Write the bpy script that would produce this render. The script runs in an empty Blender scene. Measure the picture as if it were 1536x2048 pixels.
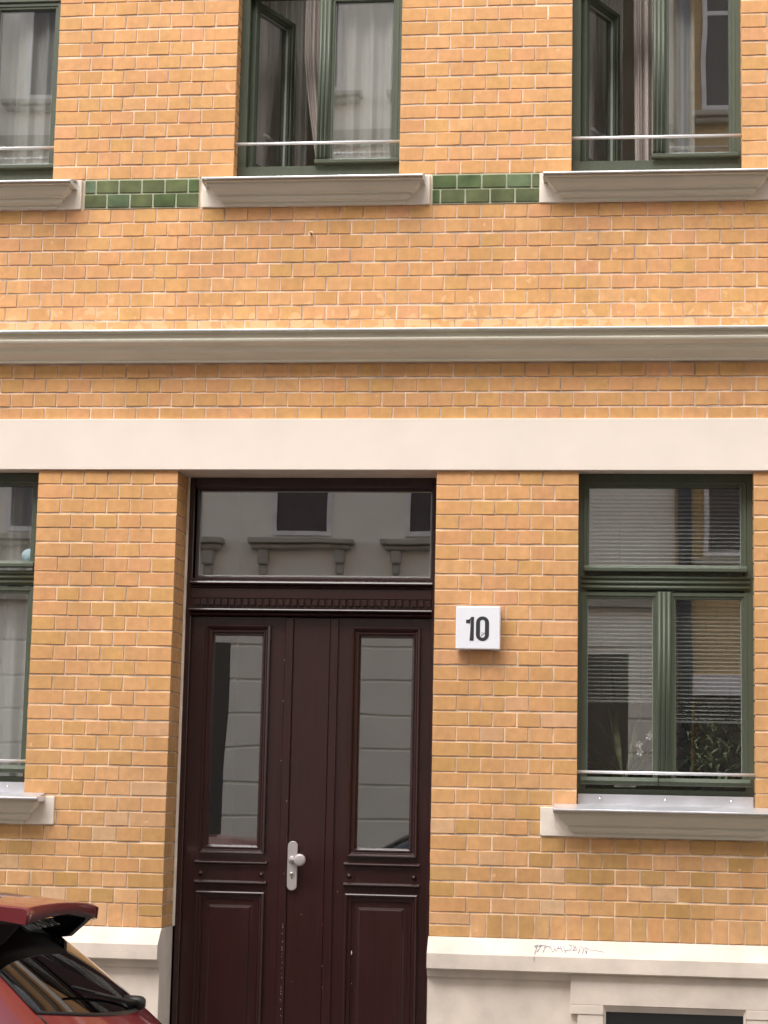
import bpy, bmesh, math, random
from mathutils import Vector, Matrix, Quaternion
random.seed(10)
S = bpy.context.scene
COL = S.collection

# ------------------------------------------------------------------ camera
F, YAW, PIT, ROL, DIST = 3900.0, -0.11697, 0.14377, 0.02088, 9.8755
EYE = 1.75
PW, PH = 1536, 2048
_fw = Vector((math.sin(YAW)*math.cos(PIT), math.cos(YAW)*math.cos(PIT), math.sin(PIT)))
_r = Vector((math.cos(YAW), -math.sin(YAW), 0)); _u = _r.cross(_fw)
RT = _r*math.cos(ROL) + _u*math.sin(ROL)
UP = _u*math.cos(ROL) - _r*math.sin(ROL)
cam_d = bpy.data.cameras.new('camera'); cam = bpy.data.objects.new('camera', cam_d); COL.objects.link(cam)
m = Matrix((RT, UP, -_fw)).transposed().to_4x4(); m.translation = Vector((0, -DIST, EYE)); cam.matrix_world = m
cam_d.sensor_fit = 'VERTICAL'; cam_d.sensor_height = 36; cam_d.sensor_width = 36; cam_d.lens = 36*F/PH
cam_d.clip_start = 0.05; cam_d.clip_end = 500
S.camera = cam
S.render.resolution_x, S.render.resolution_y = 768, 1024

# ------------------------------------------------------------------ light
SUN_EL, SUN_AZ = math.radians(53), math.radians(202)
w = bpy.data.worlds.new('World'); S.world = w; w.use_nodes = True
nt = w.node_tree; bg = nt.nodes['Background']
sky = nt.nodes.new('ShaderNodeTexSky'); sky.sky_type = 'NISHITA'; sky.sun_disc = False
sky.sun_elevation = SUN_EL; sky.sun_rotation = SUN_AZ; sky.dust_density = 3.0; sky.air_density = 1.0; sky.ozone_density = 1.0
hs = nt.nodes.new('ShaderNodeHueSaturation'); hs.inputs['Saturation'].default_value = 0.22
nt.links.new(sky.outputs[0], hs.inputs['Color']); nt.links.new(hs.outputs[0], bg.inputs[0])
bg.inputs[1].default_value = 0.15
sd = bpy.data.lights.new('sun', 'SUN'); sun = bpy.data.objects.new('sun', sd); COL.objects.link(sun)
sd.energy = 1.5; sd.angle = math.radians(48); sd.color = (1.0, 0.95, 0.88)
sdir = Vector((math.sin(SUN_AZ)*math.cos(SUN_EL), math.cos(SUN_AZ)*math.cos(SUN_EL), math.sin(SUN_EL)))
sun.rotation_euler = (-sdir).to_track_quat('-Z', 'Y').to_euler()
S.view_settings.view_transform = 'Standard'; S.view_settings.look = 'None'
S.view_settings.exposure = 1.25; S.view_settings.gamma = 1.0; S.view_settings.use_curve_mapping = False

# ------------------------------------------------------------------ pixel -> plane
def P(px, py, yp=0.0):
    d = _fw*F + RT*(px-PW/2) - UP*(py-PH/2)
    t = (yp+DIST)/d.y
    return d.x*t, EYE + d.z*t
def PX(px, py, yp=0.0): return P(px, py, yp)[0]
def PZ(px, py, yp=0.0): return P(px, py, yp)[1]
def MIR(px, py, yg, yo):
    """point on plane y=yo seen mirrored in a pane at y=yg"""
    return P(px, py, 2*yg-yo)

# ------------------------------------------------------------------ materials
MATS = {}
def nd(t, typ, **kw):
    n = t.nodes.new(typ)
    for k, v in kw.items():
        if k in n.inputs: n.inputs[k].default_value = v
        else: setattr(n, k, v)
    return n
def mat(name, col, rough=0.6, metal=0.0, var=0.08, vscale=6.0, bump=0.0, bscale=60.0, coat=0.0, spec=0.5, streak=None):
    m = bpy.data.materials.new(name); m.use_nodes = True; t = m.node_tree; b = t.nodes['Principled BSDF']
    b.inputs['Roughness'].default_value = rough; b.inputs['Metallic'].default_value = metal
    b.inputs['Specular IOR Level'].default_value = spec
    if coat: b.inputs['Coat Weight'].default_value = coat; b.inputs['Coat Roughness'].default_value = 0.06
    g = nd(t, 'ShaderNodeNewGeometry')
    n = nd(t, 'ShaderNodeTexNoise', Scale=vscale, Detail=6.0)
    if streak:
        mp = nd(t, 'ShaderNodeMapping'); mp.inputs['Scale'].default_value = streak
        t.links.new(g.outputs['Position'], mp.inputs[0]); t.links.new(mp.outputs[0], n.inputs['Vector'])
    else: t.links.new(g.outputs['Position'], n.inputs['Vector'])
    r = nd(t, 'ShaderNodeMapRange'); r.inputs['To Min'].default_value = 1-var*1.6; r.inputs['To Max'].default_value = 1+var*1.6
    r.inputs['From Min'].default_value = .25; r.inputs['From Max'].default_value = .75
    t.links.new(n.outputs[0], r.inputs[0])
    mx = nd(t, 'ShaderNodeMix', data_type='RGBA', blend_type='MULTIPLY'); mx.inputs['Factor'].default_value = 1
    mx.inputs['A'].default_value = (*col, 1); t.links.new(r.outputs[0], mx.inputs['B']); t.links.new(mx.outputs['Result'], b.inputs['Base Color'])
    if bump:
        n2 = nd(t, 'ShaderNodeTexNoise', Scale=bscale, Detail=8.0); t.links.new(g.outputs['Position'], n2.inputs['Vector'])
        bp = nd(t, 'ShaderNodeBump', Strength=bump, Distance=0.004); t.links.new(n2.outputs[0], bp.inputs['Height']); t.links.new(bp.outputs[0], b.inputs['Normal'])
    MATS[name] = m; return m

def brick_material():
    m = bpy.data.materials.new('brick'); m.use_nodes = True; t = m.node_tree; b = t.nodes['Principled BSDF']; L = t.links.new
    g = nd(t, 'ShaderNodeNewGeometry'); o = nd(t, 'ShaderNodeObjectInfo')
    ad = nd(t, 'ShaderNodeMath', operation='ADD'); L(g.outputs['Random Per Island'], ad.inputs[0]); L(o.outputs['Random'], ad.inputs[1])
    fr = nd(t, 'ShaderNodeMath', operation='FRACT'); L(ad.outputs[0], fr.inputs[0])
    cr = nd(t, 'ShaderNodeValToRGB'); L(fr.outputs[0], cr.inputs[0]); e = cr.color_ramp.elements
    cols = [(0, (0.656, 0.355, 0.144)), (.16, (0.682, 0.355, 0.154)), (.32, (0.636, 0.355, 0.134)), (.48, (0.687, 0.371, 0.167)), (.62, (0.661, 0.334, 0.152)), (.76, (0.703, 0.387, 0.174)), (.86, (0.605, 0.323, 0.127)), (.93, (0.692, 0.350, 0.177)), (1, (0.661, 0.355, 0.141))]
    e[0].position = 0; e[0].color = (*cols[0][1], 1); e[1].position = 1; e[1].color = (*cols[-1][1], 1)
    for p_, c_ in cols[1:-1]: x = e.new(p_); x.color = (*c_, 1)
    # mottling
    n = nd(t, 'ShaderNodeTexNoise', Scale=24.0, Detail=4.0); L(g.outputs['Position'], n.inputs['Vector'])
    r = nd(t, 'ShaderNodeMapRange'); r.inputs['From Min'].default_value = .3; r.inputs['From Max'].default_value = .7; r.inputs['To Min'].default_value = .90; r.inputs['To Max'].default_value = 1.08; L(n.outputs[0], r.inputs[0])
    mp = nd(t, 'ShaderNodeMapping'); mp.inputs['Scale'].default_value = (60, 60, 6); L(g.outputs['Position'], mp.inputs[0])
    n3 = nd(t, 'ShaderNodeTexNoise', Scale=1.0, Detail=3.0); L(mp.outputs[0], n3.inputs['Vector'])
    r3 = nd(t, 'ShaderNodeMapRange'); r3.inputs['From Min'].default_value = .3; r3.inputs['From Max'].default_value = .7; r3.inputs['To Min'].default_value = .97; r3.inputs['To Max'].default_value = 1.03; L(n3.outputs[0], r3.inputs[0])
    mu0 = nd(t, 'ShaderNodeMath', operation='MULTIPLY'); L(r.outputs[0], mu0.inputs[0]); L(r3.outputs[0], mu0.inputs[1])
    # grime that grew near the plinth and sills (broad stains)
    nb = nd(t, 'ShaderNodeTexNoise', Scale=1.6, Detail=4.0); L(g.outputs['Position'], nb.inputs['Vector'])
    rb = nd(t, 'ShaderNodeMapRange'); rb.inputs['From Min'].default_value = .35; rb.inputs['From Max'].default_value = .7; rb.inputs['To Min'].default_value = 1.05; rb.inputs['To Max'].default_value = .9; L(nb.outputs[0], rb.inputs[0])
    mu = nd(t, 'ShaderNodeMath', operation='MULTIPLY'); L(mu0.outputs[0], mu.inputs[0]); L(rb.outputs[0], mu.inputs[1])
    cr2 = nd(t, 'ShaderNodeValToRGB'); L(fr.outputs[0], cr2.inputs[0]); e2 = cr2.color_ramp.elements
    cols2 = [(0, (0.561, 0.315, 0.120)), (.15, (0.673, 0.365, 0.172)), (.3, (0.517, 0.295, 0.104)), (.45, (0.653, 0.355, 0.161)), (.6, (0.673, 0.380, 0.187)), (.72, (0.487, 0.285, 0.104)), (.85, (0.634, 0.330, 0.146)), (.94, (0.643, 0.420, 0.250)), (1, (0.585, 0.325, 0.125))]
    e2[0].color = (*cols2[0][1], 1); e2[1].color = (*cols2[-1][1], 1)
    for p_, c_ in cols2[1:-1]: x = e2.new(p_); x.color = (*c_, 1)
    s0 = nd(t, 'ShaderNodeSeparateXYZ'); L(g.outputs['Position'], s0.inputs[0])
    lo = nd(t, 'ShaderNodeMapRange'); lo.inputs['From Min'].default_value = EYE+1.0; lo.inputs['From Max'].default_value = EYE-.35; L(s0.outputs['Z'], lo.inputs[0])
    mc = nd(t, 'ShaderNodeMix', data_type='RGBA'); L(lo.outputs[0], mc.inputs['Factor']); L(cr.outputs[0], mc.inputs['A']); L(cr2.outputs[0], mc.inputs['B'])
    mp4 = nd(t, 'ShaderNodeMapping'); mp4.inputs['Scale'].default_value = (5, 5, .5); L(g.outputs['Position'], mp4.inputs[0])
    n4 = nd(t, 'ShaderNodeTexNoise', Scale=1.0, Detail=4.0); L(mp4.outputs[0], n4.inputs['Vector'])
    r4 = nd(t, 'ShaderNodeMapRange'); r4.inputs['From Min'].default_value = .35; r4.inputs['From Max'].default_value = .7; r4.inputs['To Min'].default_value = 1.04; r4.inputs['To Max'].default_value = .91; L(n4.outputs[0], r4.inputs[0])
    mu4 = nd(t, 'ShaderNodeMath', operation='MULTIPLY'); L(mu.outputs[0], mu4.inputs[0]); L(r4.outputs[0], mu4.inputs[1])
    mx = nd(t, 'ShaderNodeMix', data_type='RGBA', blend_type='MULTIPLY'); mx.inputs['Factor'].default_value = 1; L(mc.outputs['Result'], mx.inputs['A']); L(mu4.outputs[0], mx.inputs['B'])
    # pale bloom patches, mostly in the courses on the cornice
    np_ = nd(t, 'ShaderNodeTexNoise', Scale=13.0, Detail=2.0); L(g.outputs['Position'], np_.inputs['Vector'])
    sx = nd(t, 'ShaderNodeSeparateXYZ'); L(g.outputs['Position'], sx.inputs[0])
    zc = nd(t, 'ShaderNodeMapRange'); zc.inputs['From Min'].default_value = EYE+2.62; zc.inputs['From Max'].default_value = EYE+2.42; zc.inputs['To Min'].default_value = .70; zc.inputs['To Max'].default_value = .49; L(sx.outputs['Z'], zc.inputs[0])
    zb = nd(t, 'ShaderNodeMath', operation='GREATER_THAN'); zb.inputs[1].default_value = EYE+2.3; L(sx.outputs['Z'], zb.inputs[0])
    zi = nd(t, 'ShaderNodeMix', data_type='FLOAT'); L(zb.outputs[0], zi.inputs['Factor']); zi.inputs['A'].default_value = .74; L(zc.outputs[0], zi.inputs['B'])
    sb = nd(t, 'ShaderNodeMath', operation='SUBTRACT'); L(np_.outputs[0], sb.inputs[0]); L(zi.outputs['Result'], sb.inputs[1])
    mk = nd(t, 'ShaderNodeMapRange'); mk.inputs['From Min'].default_value = 0; mk.inputs['From Max'].default_value = .015; mk.inputs['To Max'].default_value = .6; L(sb.outputs[0], mk.inputs[0])
    mx2 = nd(t, 'ShaderNodeMix', data_type='RGBA'); L(mk.outputs[0], mx2.inputs['Factor']); L(mx.outputs['Result'], mx2.inputs['A']); mx2.inputs['B'].default_value = (.80, .49, .27, 1)
    # pits
    v = nd(t, 'ShaderNodeTexVoronoi', Scale=42.0); L(g.outputs['Position'], v.inputs['Vector'])
    vm = nd(t, 'ShaderNodeMapRange'); vm.inputs['From Min'].default_value = .045; vm.inputs['From Max'].default_value = .09; vm.inputs['To Min'].default_value = .72; vm.inputs['To Max'].default_value = 0; L(v.outputs['Distance'], vm.inputs[0])
    gate = nd(t, 'ShaderNodeMath', operation='GREATER_THAN'); gate.inputs[1].default_value = .9
    sc = nd(t, 'ShaderNodeSeparateColor'); L(v.outputs['Color'], sc.inputs[0]); L(sc.outputs[0], gate.inputs[0])
    pm = nd(t, 'ShaderNodeMath', operation='MULTIPLY'); L(gate.outputs[0], pm.inputs[0]); L(vm.outputs[0], pm.inputs[1])
    mx3 = nd(t, 'ShaderNodeMix', data_type='RGBA'); L(pm.outputs[0], mx3.inputs['Factor']); L(mx2.outputs['Result'], mx3.inputs['A']); mx3.inputs['B'].default_value = (.2, .11, .06, 1)
    L(mx3.outputs['Result'], b.inputs['Base Color'])
    b.inputs['Roughness'].default_value = .82; b.inputs['Specular IOR Level'].default_value = .3
    n2 = nd(t, 'ShaderNodeTexNoise', Scale=120.0, Detail=6.0); L(g.outputs['Position'], n2.inputs['Vector'])
    bp = nd(t, 'ShaderNodeBump', Strength=.35, Distance=.002); L(n2.outputs[0], bp.inputs['Height']); L(bp.outputs[0], b.inputs['Normal'])
    MATS['brick'] = m
def brick_sheet(name, c1, c2, mort, sx=.125, sz=.077):
    m = bpy.data.materials.new(name); m.use_nodes = True; t = m.node_tree; b = t.nodes['Principled BSDF']; L = t.links.new
    g = nd(t, 'ShaderNodeNewGeometry'); s = nd(t, 'ShaderNodeSeparateXYZ'); L(g.outputs['Position'], s.inputs[0])
    c = nd(t, 'ShaderNodeCombineXYZ'); L(s.outputs['X'], c.inputs[0]); L(s.outputs['Z'], c.inputs[1])
    k = nd(t, 'ShaderNodeTexBrick', Scale=1.0); L(c.outputs[0], k.inputs[0])
    k.inputs['Brick Width'].default_value = sx; k.inputs['Row Height'].default_value = sz; k.inputs['Mortar Size'].default_value = .005
    k.inputs['Color1'].default_value = (*c1, 1); k.inputs['Color2'].default_value = (*c2, 1); k.inputs['Mortar'].default_value = (*mort, 1)
    L(k.outputs[0], b.inputs['Base Color']); b.inputs['Roughness'].default_value = .85
    MATS[name] = m
def glass_material(name, base=.10, mul=1.8, tint=(.82, .85, .83), wob=.02):
    m = bpy.data.materials.new(name); m.use_nodes = True; t = m.node_tree; L = t.links.new
    t.nodes.remove(t.nodes['Principled BSDF']); out = t.nodes['Material Output']
    lw = nd(t, 'ShaderNodeLayerWeight'); pw = nd(t, 'ShaderNodeMath', operation='POWER'); pw.inputs[1].default_value = 5.0; L(lw.outputs['Facing'], pw.inputs[0])
    ma = nd(t, 'ShaderNodeMath', operation='MULTIPLY_ADD', use_clamp=True); ma.inputs[1].default_value = mul; ma.inputs[2].default_value = base; L(pw.outputs[0], ma.inputs[0])
    tr = nd(t, 'ShaderNodeBsdfTransparent', Color=(*tint, 1)); gl = nd(t, 'ShaderNodeBsdfGlossy', Color=(.95, .97, 1, 1), Roughness=0.0)
    g = nd(t, 'ShaderNodeNewGeometry'); n = nd(t, 'ShaderNodeTexNoise', Scale=1.7, Detail=1.0); L(g.outputs['Position'], n.inputs['Vector'])
    bp = nd(t, 'ShaderNodeBump', Strength=wob, Distance=.1); L(n.outputs[0], bp.inputs['Height']); L(bp.outputs[0], gl.inputs['Normal'])
    mx = nd(t, 'ShaderNodeMixShader'); L(ma.outputs[0], mx.inputs[0]); L(tr.outputs[0], mx.inputs[1]); L(gl.outputs[0], mx.inputs[2]); L(mx.outputs[0], out.inputs[0])
    MATS[name] = m
def sheer_material():
    m = bpy.data.materials.new('sheer'); m.use_nodes = True; t = m.node_tree; L = t.links.new
    b = t.nodes['Principled BSDF']; out = t.nodes['Material Output']; b.inputs['Base Color'].default_value = (.8, .79, .75, 1); b.inputs['Roughness'].default_value = .9
    tl = nd(t, 'ShaderNodeBsdfTranslucent', Color=(.8, .79, .75, 1)); a = nd(t, 'ShaderNodeMixShader'); a.inputs[0].default_value = .35
    L(b.outputs[0], a.inputs[1]); L(tl.outputs[0], a.inputs[2])
    tr = nd(t, 'ShaderNodeBsdfTransparent'); mx = nd(t, 'ShaderNodeMixShader'); mx.inputs[0].default_value = .22
    L(a.outputs[0], mx.inputs[1]); L(tr.outputs[0], mx.inputs[2]); L(mx.outputs[0], out.inputs[0]); MATS['sheer'] = m

brick_material(); sheer_material()
brick_sheet('brick_sheet', (.60, .34, .15), (.64, .33, .17), (.62, .50, .36))
brick_sheet('ochre_brick', (.60, .47, .25), (.66, .52, .29), (.36, .29, .19), .26, .16)
glass_material('glass', .20, .7, (.96, .97, .965), .006); glass_material('car_glass', .10, .85, (.10, .105, .11), .004); glass_material('opp_glass', .15, .8, (.12, .13, .14), .003)
mat('mortar', (.78, .595, .42), .92, var=.24, vscale=7, bump=.5, bscale=150)
def mortar_zones():
    # the upper storey is pointed in a darker mortar than the ground floor
    t = MATS['mortar'].node_tree; mx = [n for n in t.nodes if n.type == 'MIX'][0]; g = [n for n in t.nodes if n.type == 'NEW_GEOMETRY'][0]
    sx = nd(t, 'ShaderNodeSeparateXYZ'); t.links.new(g.outputs['Position'], sx.inputs[0])
    r = nd(t, 'ShaderNodeMath', operation='GREATER_THAN'); r.inputs[1].default_value = EYE+1.8; t.links.new(sx.outputs['Z'], r.inputs[0])
    c = nd(t, 'ShaderNodeMix', data_type='RGBA'); t.links.new(r.outputs[0], c.inputs['Factor']); c.inputs['A'].default_value = (.78, .60, .43, 1); c.inputs['B'].default_value = (.76, .595, .46, 1)
    n = nd(t, 'ShaderNodeTexNoise', Scale=5.5, Detail=5.0); t.links.new(g.outputs['Position'], n.inputs['Vector'])
    q = nd(t, 'ShaderNodeMapRange'); q.inputs['From Min'].default_value = .46; q.inputs['From Max'].default_value = .62; q.inputs['To Max'].default_value = .65; t.links.new(n.outputs[0], q.inputs[0])
    c2 = nd(t, 'ShaderNodeMix', data_type='RGBA'); t.links.new(q.outputs[0], c2.inputs['Factor']); t.links.new(c.outputs['Result'], c2.inputs['A']); c2.inputs['B'].default_value = (.50, .375, .28, 1)
    t.links.new(c2.outputs['Result'], mx.inputs['A'])
mortar_zones()
mat('moulding_paint', (.66, .61, .51), .8, var=.03, vscale=4, bump=.15, bscale=140)
mat('cornice_paint', (.82, .775, .65), .8, var=.05, vscale=3, streak=(1, 3, 9), bump=.15, bscale=140)
mat('opp_dark', (.08, .08, .075), .5)
mat('opp_pane', (.09, .09, .10), .12, spec=.3)
mat('plaster', (.81, .71, .63), .75, var=.03, vscale=3, bump=.15, bscale=220)
mat('plaster_plinth', (.72, .62, .535), .8, var=.1, vscale=6, bump=.25, bscale=160)
mat('plaster_soft', (.81, .72, .63), .8, var=.08, vscale=9, bump=.3, bscale=140)
mat('green_paint', (.070, .086, .058), .5, var=.07, vscale=5, streak=(20, 20, 2), bump=.05)
mat('door_paint', (.025, .0062, .0058), .34, var=.18, vscale=1.0, streak=(70, 70, 3), bump=.12, bscale=90, coat=.35)
mat('tile_glaze', (.05, .13, .045), .16, var=.3, vscale=9, bump=.08, bscale=30, coat=.6)
mat('grout', (.45, .47, .34), .9, var=.1)
mat('sheet_metal', (.62, .62, .63), .38, .55, var=.08, vscale=5)
mat('zinc', (.68, .68, .72), .4, .6, var=.1, vscale=7)
mat('rail_metal', (.75, .75, .76), .35, .5, var=.03)
mat('bead', (.42, .44, .41), .5, var=.03)
mat('rubber', (.015, .015, .015), .6)
mat('sign_white', (.84, .84, .90), .3, var=.01, coat=.3)
mat('sign_ink', (.03, .03, .035), .5, var=.03)
mat('handle_metal', (.47, .43, .42), .42, .35, var=.04)
mat('chrome', (.8, .8, .8), .15, 1.0)
mat('bare_wood', (.62, .50, .42), .8)
mat('room', (.66, .63, .58), .9, var=.05)
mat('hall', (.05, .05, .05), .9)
mat('drape', (.50, .44, .41), .9, var=.05, vscale=4)
mat('blind', (.26, .27, .255), .5, var=.03)
mat('leaf', (.14, .18, .09), .45, var=.35, vscale=25)
mat('leaf_pale', (.26, .28, .17), .6, var=.25, vscale=20)
mat('leaf_dry', (.32, .2, .1), .7, var=.2)
mat('petal', (.75, .72, .68), .6)
mat('pot', (.72, .70, .66), .45)
mat('sticker', (.26, .36, .40), .6, var=.15, vscale=60)
mat('asphalt', (.055, .055, .055), .9, var=.15, vscale=20, bump=.5)
mat('paving', (.13, .125, .115), .85, var=.12, vscale=4, bump=.3)
mat('kerb_stone', (.22, .21, .20), .8, var=.1)
mat('opp_plaster', (.84, .85, .80), .85, var=.04, vscale=2)
mat('opp_stone', (.46, .45, .40), .85, var=.1)
mat('opp_white', (.75, .76, .80), .5)
mat('pipe', (.12, .13, .17), .5, .3)
mat('car_red', (.20, .006, .016), .3, var=.02, coat=1.0)
mat('car_blue', (.03, .05, .10), .3, var=.02, coat=1.0)
mat('car_black', (.012, .012, .013), .45)
mat('tyre', (.02, .02, .02), .85)
mat('alloy', (.5, .5, .52), .3, .9)
mat('lamp_red', (.35, .01, .01), .15, coat=1.0)
mat('lamp_clear', (.6, .6, .62), .1, coat=1.0)
mat('badge_blue', (.04, .05, .13), .3, coat=.6)
mat('decal', (.55, .56, .56), .6)
mat('scribble', (.34, .33, .48), .8)
mat('hole', (.01, .01, .01), .9)

# ------------------------------------------------------------------ mesh helpers
class MB:
    def __init__(s): s.v = []; s.f = []; s.sm = []
    def add(s, vs, fs, smooth=False):
        b = len(s.v); s.v += [tuple(v) for v in vs]
        for f in fs: s.f.append(tuple(b+i for i in f)); s.sm.append(smooth)
        return s
    def box(s, x0, x1, y0, y1, z0, z1, c=.0015):
        x0, x1 = sorted((x0, x1)); y0, y1 = sorted((y0, y1)); z0, z1 = sorted((z0, z1))
        c = min(c, (x1-x0)*.3, (y1-y0)*.3, (z1-z0)*.3)
        if c <= 0:
            vs = [(x, y, z) for x in (x0, x1) for y in (y0, y1) for z in (z0, z1)]
            return s.add(vs, [(0, 1, 3, 2), (4, 6, 7, 5), (0, 4, 5, 1), (2, 3, 7, 6), (0, 2, 6, 4), (1, 5, 7, 3)])
        bm = bmesh.new(); bmesh.ops.create_cube(bm, size=1)
        for v in bm.verts: v.co = ((x0+x1)/2+v.co.x*(x1-x0), (y0+y1)/2+v.co.y*(y1-y0), (z0+z1)/2+v.co.z*(z1-z0))
        bmesh.ops.bevel(bm, geom=bm.edges[:], offset=c, segments=1, affect='EDGES')
        bm.verts.ensure_lookup_table(); bm.verts.index_update()
        s.add([v.co[:] for v in bm.verts], [[v.index for v in f.verts] for f in bm.faces]); bm.free(); return s
    def rings(s, rings, cap0=False, cap1=False, closed=True, smooth=False):
        n = len(rings[0]); b = len(s.v)
        for r in rings: s.v += [tuple(p) for p in r]
        for i in range(len(rings)-1):
            for j in range(n if closed else n-1):
                k = (j+1) % n
                s.f.append((b+i*n+j, b+i*n+k, b+(i+1)*n+k, b+(i+1)*n+j)); s.sm.append(smooth)
        if cap0: s.f.append(tuple(b+j for j in reversed(range(n)))); s.sm.append(False)
        if cap1: s.f.append(tuple(b+(len(rings)-1)*n+j for j in range(n))); s.sm.append(False)
        return s
    def picture(s, x0, x1, z0, z1, prof, cap=False):
        """mitred frame: prof = [(inset, y)] from the outside in"""
        R = []
        for i, y in prof: R.append([(x0+i, y, z0+i), (x1-i, y, z0+i), (x1-i, y, z1-i), (x0+i, y, z1-i)])
        return s.rings(R, cap1=cap)
    def profile(s, x0, x1, prof, ret=True, ybase=0.0, ends=(1, 1)):
        """moulding along x; prof = [(projection, z)] top to bottom; returns mitred at the ends"""
        R = []
        for p, z in prof:
            a = x0-(p if ends[0] else 0); b = x1+(p if ends[1] else 0)
            R.append([(a, ybase, z), (a, ybase-p, z), (b, ybase-p, z), (b, ybase, z)])
        return s.rings(R, closed=False)
    def tube(s, pts, r, n=8, smooth=True):
        pts = [Vector(p) for p in pts]; R = []
        for i, p in enumerate(pts):
            d = (pts[min(i+1, len(pts)-1)]-pts[max(i-1, 0)]).normalized()
            a = d.cross(Vector((0, 0, 1)));
            if a.length < 1e-3: a = d.cross(Vector((0, 1, 0)))
            a.normalize(); b = d.cross(a)
            rr = r[i] if isinstance(r, (list, tuple)) else r
            R.append([p+a*rr*math.cos(2*math.pi*j/n)+b*rr*math.sin(2*math.pi*j/n) for j in range(n)])
        return s.rings(R, True, True, True, smooth)
    def lathe(s, prof, c, axis='y', n=24, smooth=True):
        """prof = [(r, h)] along the axis through c"""
        R = []
        for r, h in prof:
            ring = []
            for j in range(n):
                a = 2*math.pi*j/n; u, v = r*math.cos(a), r*math.sin(a)
                ring.append((c[0]+u, c[1]+h, c[2]+v) if axis == 'y' else ((c[0]+u, c[1]+v, c[2]+h) if axis == 'z' else (c[0]+h, c[1]+u, c[2]+v)))
            R.append(ring)
        return s.rings(R, True, True, True, smooth)
    def mesh(s, name):
        me = bpy.data.meshes.new(name); me.from_pydata(s.v, [], s.f)
        me.polygons.foreach_set('use_smooth', s.sm); me.update(); return me
    def fix(s, name):
        me = s.mesh(name); bm = bmesh.new(); bm.from_mesh(me); bmesh.ops.recalc_face_normals(bm, faces=bm.faces[:]); bm.to_mesh(me); bm.free(); return me
def obj(name, mb, material, parent=None, loc=None):
    me = mb.fix(name) if isinstance(mb, MB) else mb
    o = bpy.data.objects.new(name, me); COL.objects.link(o)
    if material and not me.materials: me.materials.append(MATS[material])
    if parent: o.parent = parent
    if loc: o.location = loc
    return o
def empty(name, loc=(0, 0, 0), parent=None):
    o = bpy.data.objects.new(name, None); COL.objects.link(o); o.location = loc; o.empty_display_size = .1
    if parent: o.parent = parent
    return o
def tag(o, label, cat, group=None):
    o['label'] = label; o['category'] = cat
    if group: o['group'] = group
    return o
def struct(o): o['kind'] = 'structure'; return o
def B(*a, **k): return MB().box(*a, **k)

# ------------------------------------------------------------------ key lines of the facade (world metres)
XA, XB, XC, XD, XE = -2.998, -2.250, -0.891, -0.163, 0.717
XF, XG, XH, XI, XJ = -2.998, -2.008, -1.118, -0.212, 0.669
CH = .077
Z0 = EYE+1.580            # joint no. 0 of the ground floor courses
Z_BAND0, Z_BAND1 = PZ(768, 940, -.018), PZ(768, 837, -.018)
Z_PL = EYE-.697           # top of plinth
Z_SILL_U = EYE+3.238
WL, WR, WTOP = -4.9, 2.4, EYE+5.7
GL_WT = EYE+1.659         # head of ground floor openings (under the band)
Z_LS = EYE-.045           # ground floor window opening bottom
UP_TOP = EYE+5.25
XA0 = XA-.885; XF0 = XF-.885
XE1 = XE+.73; XJ1 = XJ+.91
DOOR_Z0 = .28
openings = [(XA0, XA, Z_LS, GL_WT), (XB, XC, 0, GL_WT), (XD, XE, Z_LS, GL_WT), (XE1, WR+1, Z_LS, GL_WT),
            (XF0, XF, Z_SILL_U-.02, UP_TOP), (XG, XH, Z_SILL_U-.02, UP_TOP), (XI, XJ, Z_SILL_U-.02, UP_TOP), (XJ1, WR+1, Z_SILL_U-.02, UP_TOP)]

# ------------------------------------------------------------------ street
Y_OPP = -14.5
struct(obj('ground', B(-60, 60, -60, 40, -.30, -.02, c=0), 'asphalt'))
struct(obj('road', B(-40, 40, -12.2, -2.1, -.018, 0, c=0), 'asphalt'))
pv = struct(obj('pavement', B(-40, 40, -1.98, .3, -.016, .12, c=0), 'paving'))
pv2 = struct(obj('pavement', B(-40, 40, Y_OPP-.3, -12.32, -.016, .12, c=0), 'paving'))
for yk in (-2.1, -12.32):
    k0 = None
    for i in range(24):
        if k0 is None:
            o = obj('kerb_stone', B(-.497, .497, 0, .12, -.015, .13, c=.008), 'kerb_stone', pv if yk > -5 else pv2); k0 = o
        else:
            o = bpy.data.objects.new('kerb_stone', k0.data); COL.objects.link(o); o.parent = pv if yk > -5 else pv2
        o.location = (-12+i, yk, 0)

# ------------------------------------------------------------------ the house
house = empty('apartment_house', (0, 0, 0))
tag(house, 'yellow brick apartment house with dark red double door and green framed windows', 'building')
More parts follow.
